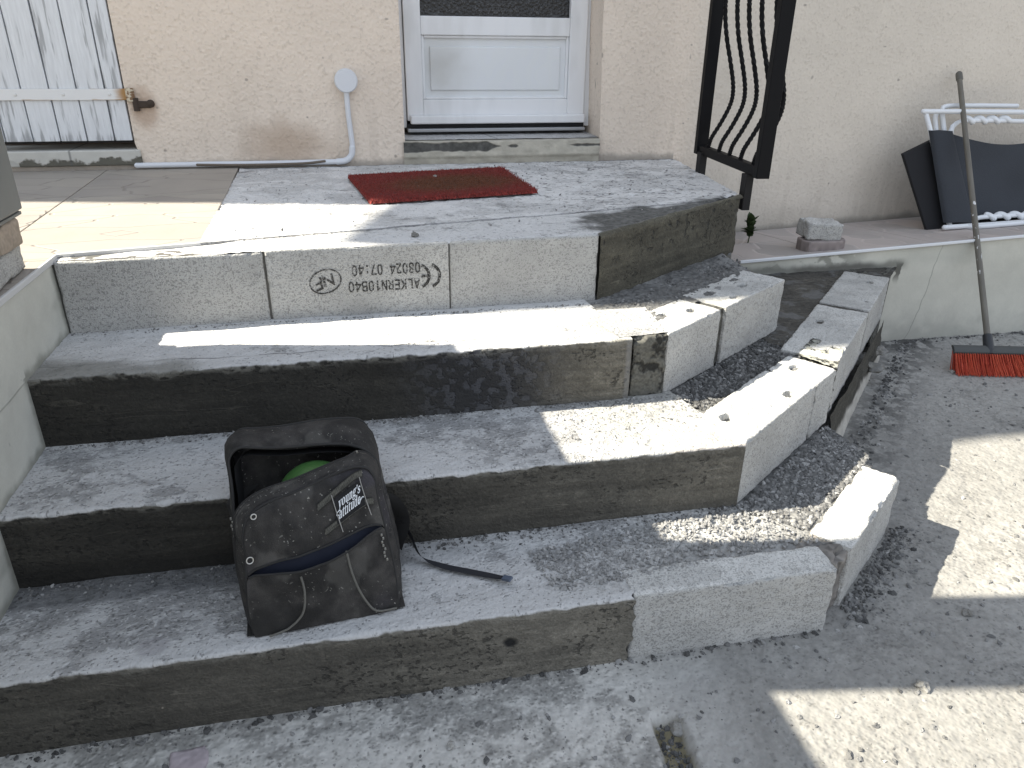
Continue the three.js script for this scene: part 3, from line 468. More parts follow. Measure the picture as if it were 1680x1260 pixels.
const wallMat = matOf(wallTex, 0.95);
{
  const s = new THREE.Shape([[-4.7, -0.1], [7, -0.1], [7, 4.9], [-4.7, 4.9]].map((p) => new THREE.Vector2(...p)));
  const hole = (pts) => s.holes.push(new THREE.Path(pts.map((p) => new THREE.Vector2(...p))));
  hole([[0.279, 0.72], [1.186, 0.72], [1.178, 1.05], [1.168, 1.3], [1.16, 2.95], [0.279, 2.95]]); hole([[-1.945, 0.765], [-0.817, 0.765], [-0.835, 0.84], [-0.838, 2.95], [-1.945, 2.95]]);
  const g = new THREE.ExtrudeGeometry(s, { depth: 0.36, bevelEnabled: false }); g.translate(0, 0, -0.36);
  const p = g.attributes.position, u = g.attributes.uv, n = g.attributes.normal; for (let i = 0; i < p.count; i++) u.setXY(i, (p.getX(i) + (Math.abs(n.getX(i)) > 0.5 ? p.getZ(i) : 0) + 2.4) / 6.2, (p.getY(i) + (Math.abs(n.getY(i)) > 0.5 ? p.getZ(i) : 0)) / 2.0);
  part(house, 'wall', g, wallMat);
  part(house, 'side_wall', mergeGeometries([at(box(0.3, 5, 7.6, 0.01), -4.55, 2.4, -4.17), at(box(0.3, 5, 7.6, 0.01), 6.85, 2.4, -4.17), at(box(11.7, 5, 0.3, 0.01), 1.15, 2.4, -8.1)]), plain(0.5, 0.43, 0.36, 0.95));
  const rf = part(house, 'roof', at(box(12.6, 0.14, 4.7, 0.01), 1.3, 5.5, -1.78, 0.27), plain(0.28, 0.12, 0.08, 0.9));
  part(rf, 'rear_slope', at(box(12.6, 0.14, 4.7, 0.01), 1.3, 5.5, -6.3, -0.27), plain(0.28, 0.12, 0.08, 0.9));
  part(rf, 'fascia', box(12.6, 0.16, 0.03, 0.004), plain(0.6, 0.6, 0.58, 0.6), [1.3, 4.92, 0.455]);
  part(rf, 'soffit', box(11.8, 0.02, 0.44, 0.004), plain(0.6, 0.6, 0.58, 0.6), [1.3, 4.915, 0.222]);
  // sill under the door: strip of old tile bed above, flaking paint in front
  const sillTex = bake(1024, 256, 0.25, 1.22, 0.72, 0.87, 0.006, (x, y, o) => {
    const q = fbm(x * 30, y * 40, 4), v = 0.85 + 0.4 * (q - 0.5); o[0] = 0.56 * v; o[1] = 0.525 * v; o[2] = 0.44 * v;
    const band = sst(0.024, 0.016, Math.abs(y - 0.806) + 0.012 * (fbm(x * 25, 3, 3) - 0.5) + 0.014 * sst(0.64, 0.70, x) + 0.02 * sst(0.6, 0.9, x) * sst(0.35, 0.6, vn(x * 13, 2))); const k = fbm(x * 55, y * 55, 3);
    for (let i = 0; i < 3; i++) o[i] = lerp(o[i], [0.09, 0.088, 0.08][i] * (0.5 + k), band); o[3] = -0.004 * band + 0.004 * (q - 0.5);
    const lo = sst(0.775, 0.755, y); for (let i = 0; i < 3; i++) o[i] = lerp(o[i], [0.42, 0.39, 0.32][i] * v, 0.7 * lo);
  });
  part(house, 'door_sill', grid(180, 34, (u, v) => { const x = lerp(0.272, 1.182, u); const k = v; let y, z; if (k < 0.2) { y = 0.834 + 0.002 * vn(x * 30, 2); z = lerp(-0.24, 0.002, k / 0.2); } else { const t = (k - 0.2) / 0.8; y = lerp(0.832, 0.725, t); z = 0.004 + 0.006 * fbm(x * 20, t * 5, 4) + 0.004 * sst(0.75, 0.6, t) * 1.5; } return [x, y, z]; }, (u, v, p) => [(p[0] - 0.25) / 0.97, (v < 0.2 ? 0.865 - 0.02 * v : p[1] - 0.72) / 1 * (v < 0.2 ? 1.1 : 1 / 0.15)]), matOf(sillTex, 0.95));
  const bedTex = bake(512, 128, 0.25, 1.22, -0.25, 0.02, 0.004, (x, z, o) => { dust(x, z, o, 0.5, -0.1, 40); const l = 0.5 + 0.5 * Math.sin((x - z * 0.7) * 330); for (let i = 0; i < 3; i++) o[i] *= 1 - 0.35 * sst(0.6, 0.95, l) * vn(x * 20, z * 20); const j = sst(0.01, 0.003, Math.abs(x - 0.70 - z * 0.2)); for (let i = 0; i < 3; i++) o[i] = lerp(o[i], 0.1, j * 0.6); });
  part(house, 'door_sill', grid(90, 20, (u, v) => { const x = lerp(0.275, 1.18, u), z = lerp(-0.26, 0.0, v); return [x, 0.8385 + 0.003 * fbm(x * 40, z * 40, 3) - 0.003 * v, z - 0.004 * (1 - v > 0.95 ? 1 : 0)]; }, (u, v) => [u, v]), matOf(bedTex, 0.95));
}
// --- door
{
  const paint = (seed, dirt = 0.2) => { const t = bake(512, 512, 0, 1, 0, 1, 0.001, (x, y, o) => { const p = fbm(x * 4 + seed, y * 3, 4), q = fbm(x * 30, y * 6 + seed, 3), k = dirt * sst(0.5, 0.8, p * 0.7 + q * 0.3); o[0] = lerp(0.79, 0.42, k); o[1] = lerp(0.80, 0.42, k); o[2] = lerp(0.81, 0.40, k); o[3] = 0.0004 * (q - 0.5); }, true); return matOf(t, 0.42); };
  const white = paint(1, 0.25), zD = -0.2;
  const door = part(house, 'door'); door.position.set(0, 0, zD);
  const fr = (name, x0, x1, y0, y1, z0, z1, m = white, r = 0.004) => { const g = box(x1 - x0, y1 - y0, z1 - z0, r, 3), p = g.attributes.position, u = g.attributes.uv; for (let i = 0; i < p.count; i++) u.setXY(i, p.getX(i) + (x0 + x1) / 2, p.getY(i) + (y0 + y1) / 2); return part(door, name, g, m, [(x0 + x1) / 2, (y0 + y1) / 2, (z0 + z1) / 2]); };
  fr('door_frame', 0.24, 0.306, 0.868, 2.9, -0.06, 0.012); fr('door_frame', 1.155, 1.20, 0.868, 2.9, -0.06, 0.012); fr('door_frame', 0.306, 1.155, 2.84, 2.9, -0.06, 0.012);
  fr('stile', 0.309, 0.384, 0.90, 2.83, -0.04, 0.028); fr('stile', 1.069, 1.152, 0.90, 2.83, -0.04, 0.028);
  fr('rail', 0.3842, 1.0688, 1.261, 1.338, -0.04, 0.027); fr('rail', 0.3842, 1.0688, 0.905, 0.992, -0.04, 0.027); fr('rail', 0.3842, 1.0688, 2.75, 2.83, -0.04, 0.027);
  const dirty = matOf(bake(512, 256, 0.38, 1.08, 0.98, 1.27, 0.001, (x, y, o) => { const k = 0.55 * sst(0.16, 0.0, Math.hypot((x - 0.47) * 0.8, (y - 1.14) * 0.8) + 0.1 * (fbm(x * 9, y * 9, 4) - 0.5)) + 0.12 * fbm(x * 5, y * 5, 3); o[0] = lerp(0.76, 0.40, k); o[1] = lerp(0.785, 0.39, k); o[2] = lerp(0.80, 0.35, k); o[3] = 0; }), 0.45);
  const remap = (m) => { const g = m.geometry, p = g.attributes.position, u = g.attributes.uv; for (let i = 0; i < p.count; i++) u.setXY(i, (p.getX(i) + m.position.x - 0.38) / 0.7, (p.getY(i) + m.position.y - 0.98) / 0.29); };
  remap(fr('panel', 0.3844, 1.0686, 0.9922, 1.2608, -0.02, 0.004, dirty)); remap(fr('panel', 0.422, 1.031, 1.03, 1.216, 0.002, 0.012, dirty, 0.005));
  for (const [x0, x1, y0, y1] of [[0.3844, 0.397, 0.9922, 1.2608], [1.056, 1.0686, 0.9922, 1.2608], [0.397, 1.056, 1.249, 1.2608], [0.397, 1.056, 0.9922, 1.003]]) fr('glazing_bead', x0, x1, y0, y1, 0.0, 0.018, white, 0.004);
  const glassTex = bake(512, 256, 0, 0.7, 0, 0.35, 0.002, (x, y, o) => { const a = fbm(x * 120, y * 120, 3), b = R2(x, y, 260); const c = 0.014 + 0.05 * sst(0.58, 0.8, a * 0.6 + b * 0.45); o[0] = c; o[1] = c * 1.04; o[2] = c * 1.08; o[3] = 0.003 * (a - 0.5); }, true);
  const gl = fr('glass_pane', 0.384, 1.069, 1.338, 2.75, -0.012, 0.0, matOf(glassTex, 0.12), 0.001); { const p = gl.geometry.attributes.position, u = gl.geometry.attributes.uv; for (let i = 0; i < p.count; i++) u.setXY(i, p.getX(i) / 0.7, p.getY(i) / 0.35); }
  fr('weather_bar', 0.320, 1.150, 0.888, 0.926, 0.0282, 0.062, white, 0.007);
  fr('threshold', 0.306, 1.155, 0.852, 0.868, -0.06, 0.055, plain(0.36, 0.37, 0.38, 0.35, { metalness: 0.5 })); fr('threshold_gasket', 0.306, 1.155, 0.868, 0.8875, -0.06, 0.03, plain(0.02, 0.02, 0.022, 0.8));
  part(door, 'interior_panel', box(1.3, 2.4, 0.05), plain(0.05, 0.05, 0.05), [0.73, 1.9, -0.3]);
}
// --- window with shutters
{
  const plankTex = [1, 2, 3, 4, 5].map((s) => bake(110, 620, 0, 0.11, 0, 0.62, 0.001, (x, y, o) => {
    const p = fbm(x * 60 + s * 9, y * 5 + s, 5), q = fbm(x * 190 + s * 5, y * 16, 4), e = Math.min(x, 0.103 - x), ed = sst(0.006, 0.0, e), bt = sst(0.05, 0.0, y - 0.0 + 0.03 * (q - 0.5));
    const w = sst(0.56, 0.72, p * 0.72 + q * 0.3 + 0.03 * (s % 2) - 0.02 + 0.06 * ed + 0.1 * bt);
    const v = 0.9 + 0.2 * (q - 0.5); o[0] = lerp(0.74, 0.22, 0.66 * w) * v; o[1] = lerp(0.765, 0.225, 0.66 * w) * v; o[2] = lerp(0.785, 0.23, 0.66 * w) * v; o[3] = -0.0007 * w + 0.0006 * (q - 0.5);
  }));
  const plankMats = plankTex.map((t) => matOf(t, 0.7)), shutter = part(house, 'shutter'), xs = [-0.842, -0.909, -1.013, -1.113, -1.214, -1.316, -1.386];
  for (let i = 0; i < 6; i++) {
    const x1 = xs[i] - (i ? 0.0025 : 0), x0 = xs[i + 1] + 0.0025, g = box(x1 - x0, 2.09, 0.024, 0.0025, 2), p = g.attributes.position, u = g.attributes.uv; for (let k = 0; k < p.count; k++) u.setXY(k, (p.getX(k) + (x1 - x0) / 2) / 0.11, (p.getY(k) + 1.045) / 0.62);
    part(shutter, 'plank', g, plankMats[i % 5], [(x0 + x1) / 2, 1.897, -0.010 + 0.001 * (i % 2)]);
  }
  plankTex.forEach((t) => { t.map.wrapT = t.bump.wrapT = THREE.RepeatWrapping; });
  part(shutter, 'backing', box(0.55, 2.12, 0.02), plain(0.02, 0.02, 0.02), [-1.115, 1.9, -0.036]);
  const strapTex = bake(512, 64, -1.39, -0.80, 1.0, 1.06, 0.001, (x, y, o) => { const q = fbm(x * 20, y * 60, 4), rs = sst(0.05, 0.0, Math.abs(x + 0.825) + 0.03 * (q - 0.5)) + 0.5 * sst(0.006, 0.001, Math.min(y - 1.008, 1.055 - y) + 0.006 * (q - 0.5)) * sst(0.5, 0.6, vn(x * 12, 3)); o[0] = lerp(0.72, 0.36, clamp(rs, 0, 1)); o[1] = lerp(0.73, 0.2, clamp(rs, 0, 1)); o[2] = lerp(0.72, 0.07, clamp(rs, 0, 1)); o[3] = 0.001 * (q - 0.5); });
  const sg = box(0.575, 0.043, 0.006, 0.002), p = sg.attributes.position, u = sg.attributes.uv; for (let k = 0; k < p.count; k++) u.setXY(k, (p.getX(k) + 0.2875 + 0.0) / 0.575, (p.getY(k) + 0.03) / 0.06);
  part(shutter, 'strap_hinge', sg, matOf(strapTex, 0.6), [-1.0985, 1.031, 0.0075]);
  for (const x of [-1.062, -0.892, -1.235]) part(shutter, 'bolt', at(new THREE.SphereGeometry(0.0065, 12, 8).scale(1, 1, 0.5), x, 1.031, 0.0105), plain(0.68, 0.68, 0.66, 0.5));
  part(shutter, 'strap_end', at(new THREE.CylinderGeometry(0.016, 0.016, 0.05, 14), -0.816, 1.03, 0.008), matOf(bake(64, 64, 0, 1, 0, 1, 0.01, (x, y, o) => { const q = fbm(x * 7, y * 7, 4), k = sst(0.4, 0.6, q); o[0] = lerp(0.6, 0.22, k); o[1] = lerp(0.54, 0.13, k); o[2] = lerp(0.42, 0.07, k); o[3] = 0.002 * q; }), 0.8));
  part(house, 'hinge_pin', mergeGeometries([at(new THREE.CylinderGeometry(0.012, 0.012, 0.05, 12), -0.80, 0.992, 0.01), at(box(0.07, 0.026, 0.02, 0.006), -0.775, 0.992, 0.006), at(new THREE.SphereGeometry(0.016, 10, 8), -0.745, 0.995, 0.006)]), plain(0.05, 0.035, 0.025, 0.85));
  const ws = bake(512, 128, -1.95, -0.81, 0.75, 0.85, 0.004, (x, y, o) => { const q = fbm(x * 22, y * 26, 4), v = 0.9 + 0.2 * (q - 0.5), fl = sst(0.0, 0.012, 0.785 - y + 0.05 * (fbm(x * 16, 2, 4) - 0.5) + 0.03 * (fbm(x * 70, y * 70, 3) - 0.5)) ; const k = clamp(fl * (vn(x * 9, 4) > 0.35 ? 1 : 0.2), 0, 1); o[0] = lerp(0.58, 0.13, k) * v; o[1] = lerp(0.57, 0.125, k) * v; o[2] = lerp(0.52, 0.1, k) * v; o[3] = -0.004 * k; const cr = sst(0.006, 0.002, Math.abs(x + 1.085)); for (let i = 0; i < 3; i++) o[i] = lerp(o[i], 0.1, 0.6 * cr); });
  const wg = box(1.13, 0.062, 0.34, 0.006, 3), wp = wg.attributes.position, wu = wg.attributes.uv; for (let k = 0; k < wp.count; k++) wu.setXY(k, (wp.getX(k) + 0.57) / 1.14, (wp.getY(k) + 0.036) / 0.1);
  part(house, 'window_sill', wg, matOf(ws, 0.9), [-1.383, 0.785, -0.155]);
  const wi = part(house, 'window'); part(wi, 'pane', box(1.1, 2.1, 0.01), plain(0.03, 0.035, 0.04, 0.1), [-1.39, 1.9, -0.22]); part(wi, 'frame', mergeGeometries([at(box(0.06, 2.1, 0.05), -1.39, 1.9, -0.2), at(box(1.1, 0.07, 0.05), -1.39, 0.86, -0.2)]), plain(0.7, 0.7, 0.7, 0.5));
  const leaf = part(house, 'shutter'); leaf.position.set(-1.945, 1.897, 0.014); leaf.rotation.y = Math.PI + 0.4625;
  leaf.userData.label = 'open shutter leaf';
  for (let i = 0; i < 5; i++) part(leaf, 'plank', box(0.105, 2.09, 0.024, 0.0025), plankMats[i], [0.055 + 0.11 * i, 0, 0]);
}

// ---------------------------------------------------------------- conduit with junction box
{
  const c = thing('wall_conduit', 'white plastic conduit with round junction box on the wall left of the door', 'conduit'), pvc = plain(0.66, 0.68, 0.71, 0.45), r = 0.0115;
  part(c, 'junction_box', mergeGeometries([at(new THREE.CylinderGeometry(0.047, 0.049, 0.03, 40), 0.043, 1.082, 0.015, Math.PI / 2), at(new THREE.CylinderGeometry(0.043, 0.046, 0.006, 40), 0.043, 1.082, 0.0325, Math.PI / 2)]), pvc);
  part(c, 'pipe', tube([[0.041, 1.05, 0.013], [0.042, 0.95, 0.014], [0.046, 0.88, 0.013], [0.049, 0.82, 0.013], [0.0485, 0.80, 0.013]], r), pvc);
  part(c, 'pipe', tube([[0.048, 0.812, 0.014], [0.042, 0.78, 0.014], [0.018, 0.758, 0.014], [-0.02, 0.7525, 0.014]], r * 1.18, 24), pvc);
  part(c, 'pipe', tube([[-0.01, 0.7525, 0.014], [-0.3, 0.7515, 0.015], [-0.6, 0.7525, 0.014], [-0.84, 0.753, 0.014]], r), pvc);
  part(c, 'cable', tube([[-0.075, 0.757, 0.024], [-0.16, 0.750, 0.0275], [-0.3, 0.748, 0.028], [-0.45, 0.7485, 0.0275], [-0.6, 0.7525, 0.026]], 0.0055), plain(0.14, 0.115, 0.09, 0.8));
}

// ---------------------------------------------------------------- low wall with tiled top on the right
const ledgeY = (x, z) => lerp(0.352, 0.42, z / 0.68) + 0.04 * (x - 1.7);
{
  const lw = thing('low_wall', 'low rendered retaining wall with tiled top along the house right of the steps', 'wall');
  const lt = bake(2048, 512, 1.3, 4.0, -0.05, 0.55, 0.004, (x, y, o) => {
    const p = fbm(x * 4, y * 4, 5), q = fbm(x * 24, y * 24, 4), f = R2(x, y, 300), v = 0.9 + 0.24 * (p - 0.5) + 0.10 * (q - 0.5) + 0.05 * (f - 0.5), top = 0.41 + 0.04 * (x - 1.7);
    o[0] = 0.58 * v; o[1] = 0.57 * v; o[2] = 0.50 * v; const mark = (k, c) => { for (let i = 0; i < 3; i++) o[i] = lerp(o[i], c[i], k); };
    mark(0.75 * sst(0.5, 0.62, fbm(x * 16, y * 30, 4)) * sst(2.25, 2.05, x) * sst(0.07, 0.03, top - y), [0.2, 0.2, 0.165]);
    mark(0.8 * sst(0.03, 0.0, Math.abs(y - 0.363 - 0.022 * (fbm(x * 18, 3, 4) - 0.5)) - 0.004) * sst(2.44, 2.36, x), [0.05, 0.047, 0.04]);
    mark(0.85 * sst(0.006, 0.0, Math.abs(x - 2.375 + 0.03 * (fbm(x * 30, y * 40, 4) - 0.5)) - 0.012 * sst(0.1, 0.36, y)) * sst(0.38, 0.365, y) * sst(0.27, 0.33, y), [0.05, 0.047, 0.04]);
    mark(0.55 * sst(0.0035, 0.001, Math.abs(x - 2.50 - 0.20 * (y - 0.05) - 0.03 * (fbm(y * 12, 3, 3) - 0.5))), [0.16, 0.16, 0.14]);
    mark(0.6 * sst(0.9, 0.95, R2(x, y, 40) * 0.55 + R2(x + 4, y, 19) * 0.45), [0.2, 0.19, 0.16]);
    mark(0.35 * sst(0.14, 0.0, y + 0.1 * (q - 0.5)), [0.25, 0.25, 0.23]); mark(0.3 * sst(0.55, 0.7, fbm(x * 3 + 4, y * 5, 3)), [0.40, 0.41, 0.36]);
    o[3] = 0.0015 * (q - 0.5) + 0.003 * (p - 0.5);
  });
  const zF = (y) => 0.705 - 0.045 * y;
  part(lw, 'wall_face', grid(200, 50, (u, v) => { const x = lerp(1.3, 4.0, u), y = lerp(ledgeY(x, 0.68) - 0.008, -0.03, v); return [x, y, zF(y) + 0.004 * (fbm(x * 4, y * 5, 3) - 0.5)]; }, (u, v, p) => [(p[0] - 1.3) / 2.7, (p[1] + 0.05) / 0.6]), matOf(lt, 0.94));
  const core = new THREE.BoxGeometry(2.48, 0.4, 0.66, 1, 1, 1); core.translate(2.74, 0, 0.335); { const p = core.attributes.position; for (let i = 0; i < p.count; i++) p.setY(i, p.getY(i) > 0 ? ledgeY(p.getX(i), p.getZ(i)) - 0.015 : -0.02); core.computeVertexNormals(); }
  part(lw, 'core', core, plain(0.3, 0.29, 0.26));
  const pinkTex = bake(1024, 512, 0, 1, 0, 0.5, 0.003, (x, y, o) => {
    const wx = x + 0.04 * (fbm(x * 5, y * 5, 2) - 0.5), wy = y + 0.04 * (fbm(x * 5 + 7, y * 5, 2) - 0.5), gx = (wx * 0.8 + wy * 0.5) * 5, gy = (wy * 0.8 - wx * 0.55) * 6, ix = Math.floor(gx), iy = Math.floor(gy); let d1 = 9, d2 = 9, id = 0;
    for (let a = -1; a <= 1; a++) for (let b = -1; b <= 1; b++) { const k = ((iy + b) & LEN) << 8 | ((ix + a) & LEN), px = ix + a + 0.2 + 0.6 * LAT[k], py = iy + b + 0.2 + 0.6 * LAT[(k + 977) & 65535], d = Math.abs(gx - px) + Math.abs(gy - py); if (d < d1) { d2 = d1; d1 = d; id = LAT[(k + 333) & 65535]; } else if (d < d2) d2 = d; }
    const gr = sst(0.09, 0.02, d2 - d1), p = fbm(x * 7, y * 7, 4), v = 0.9 + 0.3 * (id - 0.5) + 0.2 * (p - 0.5) + 0.12 * gr; o[0] = 0.475 * v; o[1] = (0.435 - 0.025 * id) * v; o[2] = (0.41 - 0.03 * id) * v; o[3] = -0.002 * gr + 0.001 * (p - 0.5);
  }, true), pinkMat = matOf(pinkTex, 0.6);
  const xs = [1.50, 2.02, 2.54, 3.06, 3.58, 4.0];
  for (let i = 0; i < 5; i++) for (const [z0, z1] of [[0.006, 0.33], [0.334, 0.688]]) {
    const t = slab([[xs[i] + 0.002, z0], [xs[i + 1] - 0.002, z0], [xs[i + 1] - 0.002, z1], [xs[i] + 0.002, z1]], 0, 0.012, pinkMat, lw, i * 0.31, z0 * 1.7), p = t.geometry.attributes.position;
    for (let k = 0; k < p.count; k++) p.setY(k, p.getY(k) + ledgeY(p.getX(k), p.getZ(k)));
  }
  const L = 2.4, tr = part(lw, 'edge_strip', box(L, 0.013, 0.012, 0.003), plain(0.68, 0.70, 0.72, 0.35), [2.8, ledgeY(2.8, 0.692) - 0.004, 0.694], [0, 0, Math.atan(0.04)]);
}

// ---------------------------------------------------------------- railing by the landing
{
  const rl = thing('iron_railing', 'black wrought iron railing section with bellied twisted bars beside the landing', 'railing'), iron = new THREE.MeshPhysicalMaterial({ color: new THREE.Color().setRGB(0.006, 0.006, 0.007), roughness: 0.55, specularIntensity: 0.3 });
  const A = V(1.543, 0, 0.325), B = V(1.495, 0, 0.945), dir = B.clone().sub(A), len = dir.length(), ang = Math.atan2(-dir.z, dir.x); rl.position.copy(A).setY(0); rl.rotation.y = ang;    // local x runs along the rail, local z points away from the landing... or towards it
  const out = Math.sign(V(0, 0, 1).applyAxisAngle(V(0, 1, 0), ang).x) || 1;
  const bar = (name, x, y0, y1, w, d) => part(rl, name, box(w, y1 - y0, d, 0.003), iron, [x, (y0 + y1) / 2, 0]);
  bar('upright', 0, 0.802, 1.78, 0.036, 0.05); bar('upright', len, 0.802, 1.78, 0.036, 0.05);
  part(rl, 'bottom_rail', box(len - 0.036, 0.036, 0.034, 0.003), iron, [len / 2, 0.822, 0]); part(rl, 'top_rail', box(len + 0.06, 0.02, 0.05, 0.004), iron, [len / 2, 1.79, 0]);
  part(rl, 'leg', box(0.046, 0.34, 0.03, 0.002), plain(0.010, 0.009, 0.009, 0.8), [0.055, 0.645, -0.012 * out]); part(rl, 'leg', box(0.046, 0.132, 0.03, 0.002), plain(0.010, 0.009, 0.009, 0.8), [len - 0.085, 0.738, -0.012 * out]);
  const prof = [[0.84, 0.0], [0.862, 0.004], [0.885, 0.012], [0.94, 0.043], [1.0, 0.07], [1.045, 0.079], [1.1, 0.073], [1.18, 0.050], [1.27, 0.022], [1.36, 0.004], [1.45, 0], [1.78, 0]];
  const c = curve(prof.map(([y, b]) => [b, y, 0]));
  [0.085, 0.205, 0.315, 0.425, 0.545].forEach((x) => {
    const n = 150, g = grid(4, n, (u, v) => { const p = c.getPoint(v), t = c.getTangent(v), nx = t.y, ny = -t.x, a = u * 2 * Math.PI + v * 62, r = 0.0094; return [x + r * Math.sin(a), p.y + ny * r * Math.cos(a), out * (p.x + nx * r * Math.cos(a))]; }, (u, v) => [u, v]);
    part(rl, 'twisted_bar', g, iron);
  });
}

// ---------------------------------------------------------------- things on the landing and the terrace edge
{
  const matTex = bake(700, 560, 0, 1, 0, 1, 0.006, (x, y, o) => {
    const f = R2(x, y * 0.8, 230), f2 = fbm(x * 60, y * 50, 3), w = sst(0.42, 0.2, Math.hypot((x - 0.55) * 0.8, y - 0.55) + 0.2 * (fbm(x * 6, y * 6, 4) - 0.5)), v = 0.45 + 0.9 * f * f2 * 1.6;
    o[0] = lerp(0.22, 0.15, w) * v; o[1] = lerp(0.030, 0.055, w) * v; o[2] = lerp(0.023, 0.025, w) * v; const d = sst(0.93, 0.97, R2(x, y, 95) * 0.6 + R2(x, y + 3, 41) * 0.4); for (let i = 0; i < 3; i++) o[i] = lerp(o[i], 0.3, 0.7 * d); o[3] = 0.008 * (f - 0.5) + 0.004 * (f2 - 0.5);
  });
  const c = [[0.018, 0.356], [0.676, 0.240], [0.703, 0.779], [0.088, 0.883]];
  const m = thing('doormat', 'worn dark red coir doormat lying on the landing before the door', 'doormat', [0.371, Y4 + 0.003, 0.565]);
  const top = grid(130, 110, (u, v) => { const x = lerp(lerp(c[0][0], c[1][0], u), lerp(c[3][0], c[2][0], u), v), z = lerp(lerp(c[0][1], c[1][1], u), lerp(c[3][1], c[2][1], u), v), e = Math.min(u, 1 - u, v, 1 - v) * 0.6, k = sst(0, 0.012, e); return [x - 0.371 + 0.002 * (vn(x * 80, z * 80) - 0.5), 0.013 * Math.sqrt(k) + 0.0035 * (fbm(x * 120, z * 120, 2) - 0.5) * k + 0.008 * sst(0.1, 0, Math.hypot(1 - u, 1 - v)) * k, z - 0.565]; }, (u, v) => [u, v]);
  part(m, 'pile', top, matOf(matTex, 1));
  const r = rngOf(5), blade = new THREE.ConeGeometry(0.0011, 0.011, 4), im = new THREE.InstancedMesh(blade, new THREE.MeshStandardMaterial({ roughness: 1 }), 9000), M = new THREE.Matrix4(), Q = new THREE.Quaternion(), E = new THREE.Euler();
  for (let i = 0; i < 9000; i++) { const u = r(), v = r(), x = lerp(lerp(c[0][0], c[1][0], u), lerp(c[3][0], c[2][0], u), v), z = lerp(lerp(c[0][1], c[1][1], u), lerp(c[3][1], c[2][1], u), v), w = sst(0.42, 0.2, Math.hypot((u - 0.55) * 0.8, v - 0.55) + 0.2 * (r() - 0.5)), k = 0.6 + 0.8 * r(); E.set((r() - 0.5) * 1.3, 0, (r() - 0.5) * 1.3); Q.setFromEuler(E); M.compose(V(x - 0.371, 0.014, z - 0.565), Q, V(1, 0.7 + 0.6 * r(), 1)); im.setMatrixAt(i, M); im.setColorAt(i, new THREE.Color().setRGB(lerp(0.235, 0.16, w) * k, lerp(0.031, 0.057, w) * k, lerp(0.024, 0.026, w) * k)); }
  im.name = 'fibre'; im.userData.kind = 'stuff'; m.add(im);
  // grey metal cabinet standing on bricks at the terrace edge
  const cab = thing('grey_cabinet', 'plain grey cabinet standing on two bricks at the terrace edge, left of the steps', 'cabinet', [-0.735, 0.868, 1.505], 0);
  const grey = matOf(bake(256, 256, 0, 0.5, 0, 0.5, 0.001, (x, y, o) => { const p = fbm(x * 6, y * 6, 4), v = 0.9 + 0.2 * (p - 0.5); o[0] = 0.15 * v; o[1] = 0.158 * v; o[2] = 0.152 * v; o[3] = 0.0003 * p; }, true), 0.55);
  part(cab, 'body', box(0.40, 0.49, 0.38, 0.006, 3), grey, [-0.207, 0.25, 0.195]); part(cab, 'door', box(0.012, 0.47, 0.36, 0.004), grey, [-0.001, 0.25, 0.195]); part(cab, 'base_plate', box(0.40, 0.008, 0.38, 0.002), grey, [-0.204, 0.004, 0.194]);
  const brickTex = bake(256, 256, 0, 0.3, 0, 0.3, 0.003, (x, y, o) => { const p = fbm(x * 30, y * 30, 4), g = R2(x, y, 330), v = 0.75 + 0.5 * (p - 0.5) + 0.25 * (g - 0.5); o[0] = 0.40 * v; o[1] = 0.33 * v; o[2] = 0.26 * v; o[3] = 0.003 * (p - 0.5); }, true), brickMat = matOf(brickTex, 0.95);
  const bA = new THREE.Mesh(blockGeo(0.20, 0.064, 0.22, { seed: 41, r: 0.008, chip: 0.01, amp: 0.002 }), blockMat); bA.name = 'brick'; bA.position.set(-0.845, Y4 + 0.0655, 1.735); bA.rotation.y = 0.07; scene.add(bA); tag(bA, 'grey concrete brick lying on the terrace edge under the pinkish brick', 'brick');
  const bB = new THREE.Mesh(blockGeo(0.20, 0.064, 0.22, { seed: 42, r: 0.008, chip: 0.012, amp: 0.002 }), brickMat); bB.name = 'brick_001'; bB.position.set(-0.850, Y4 + 0.1305, 1.752); bB.rotation.y = -0.05; scene.add(bB); tag(bB, 'pinkish brown brick right under the grey cabinet, on top of the grey brick', 'brick');
}
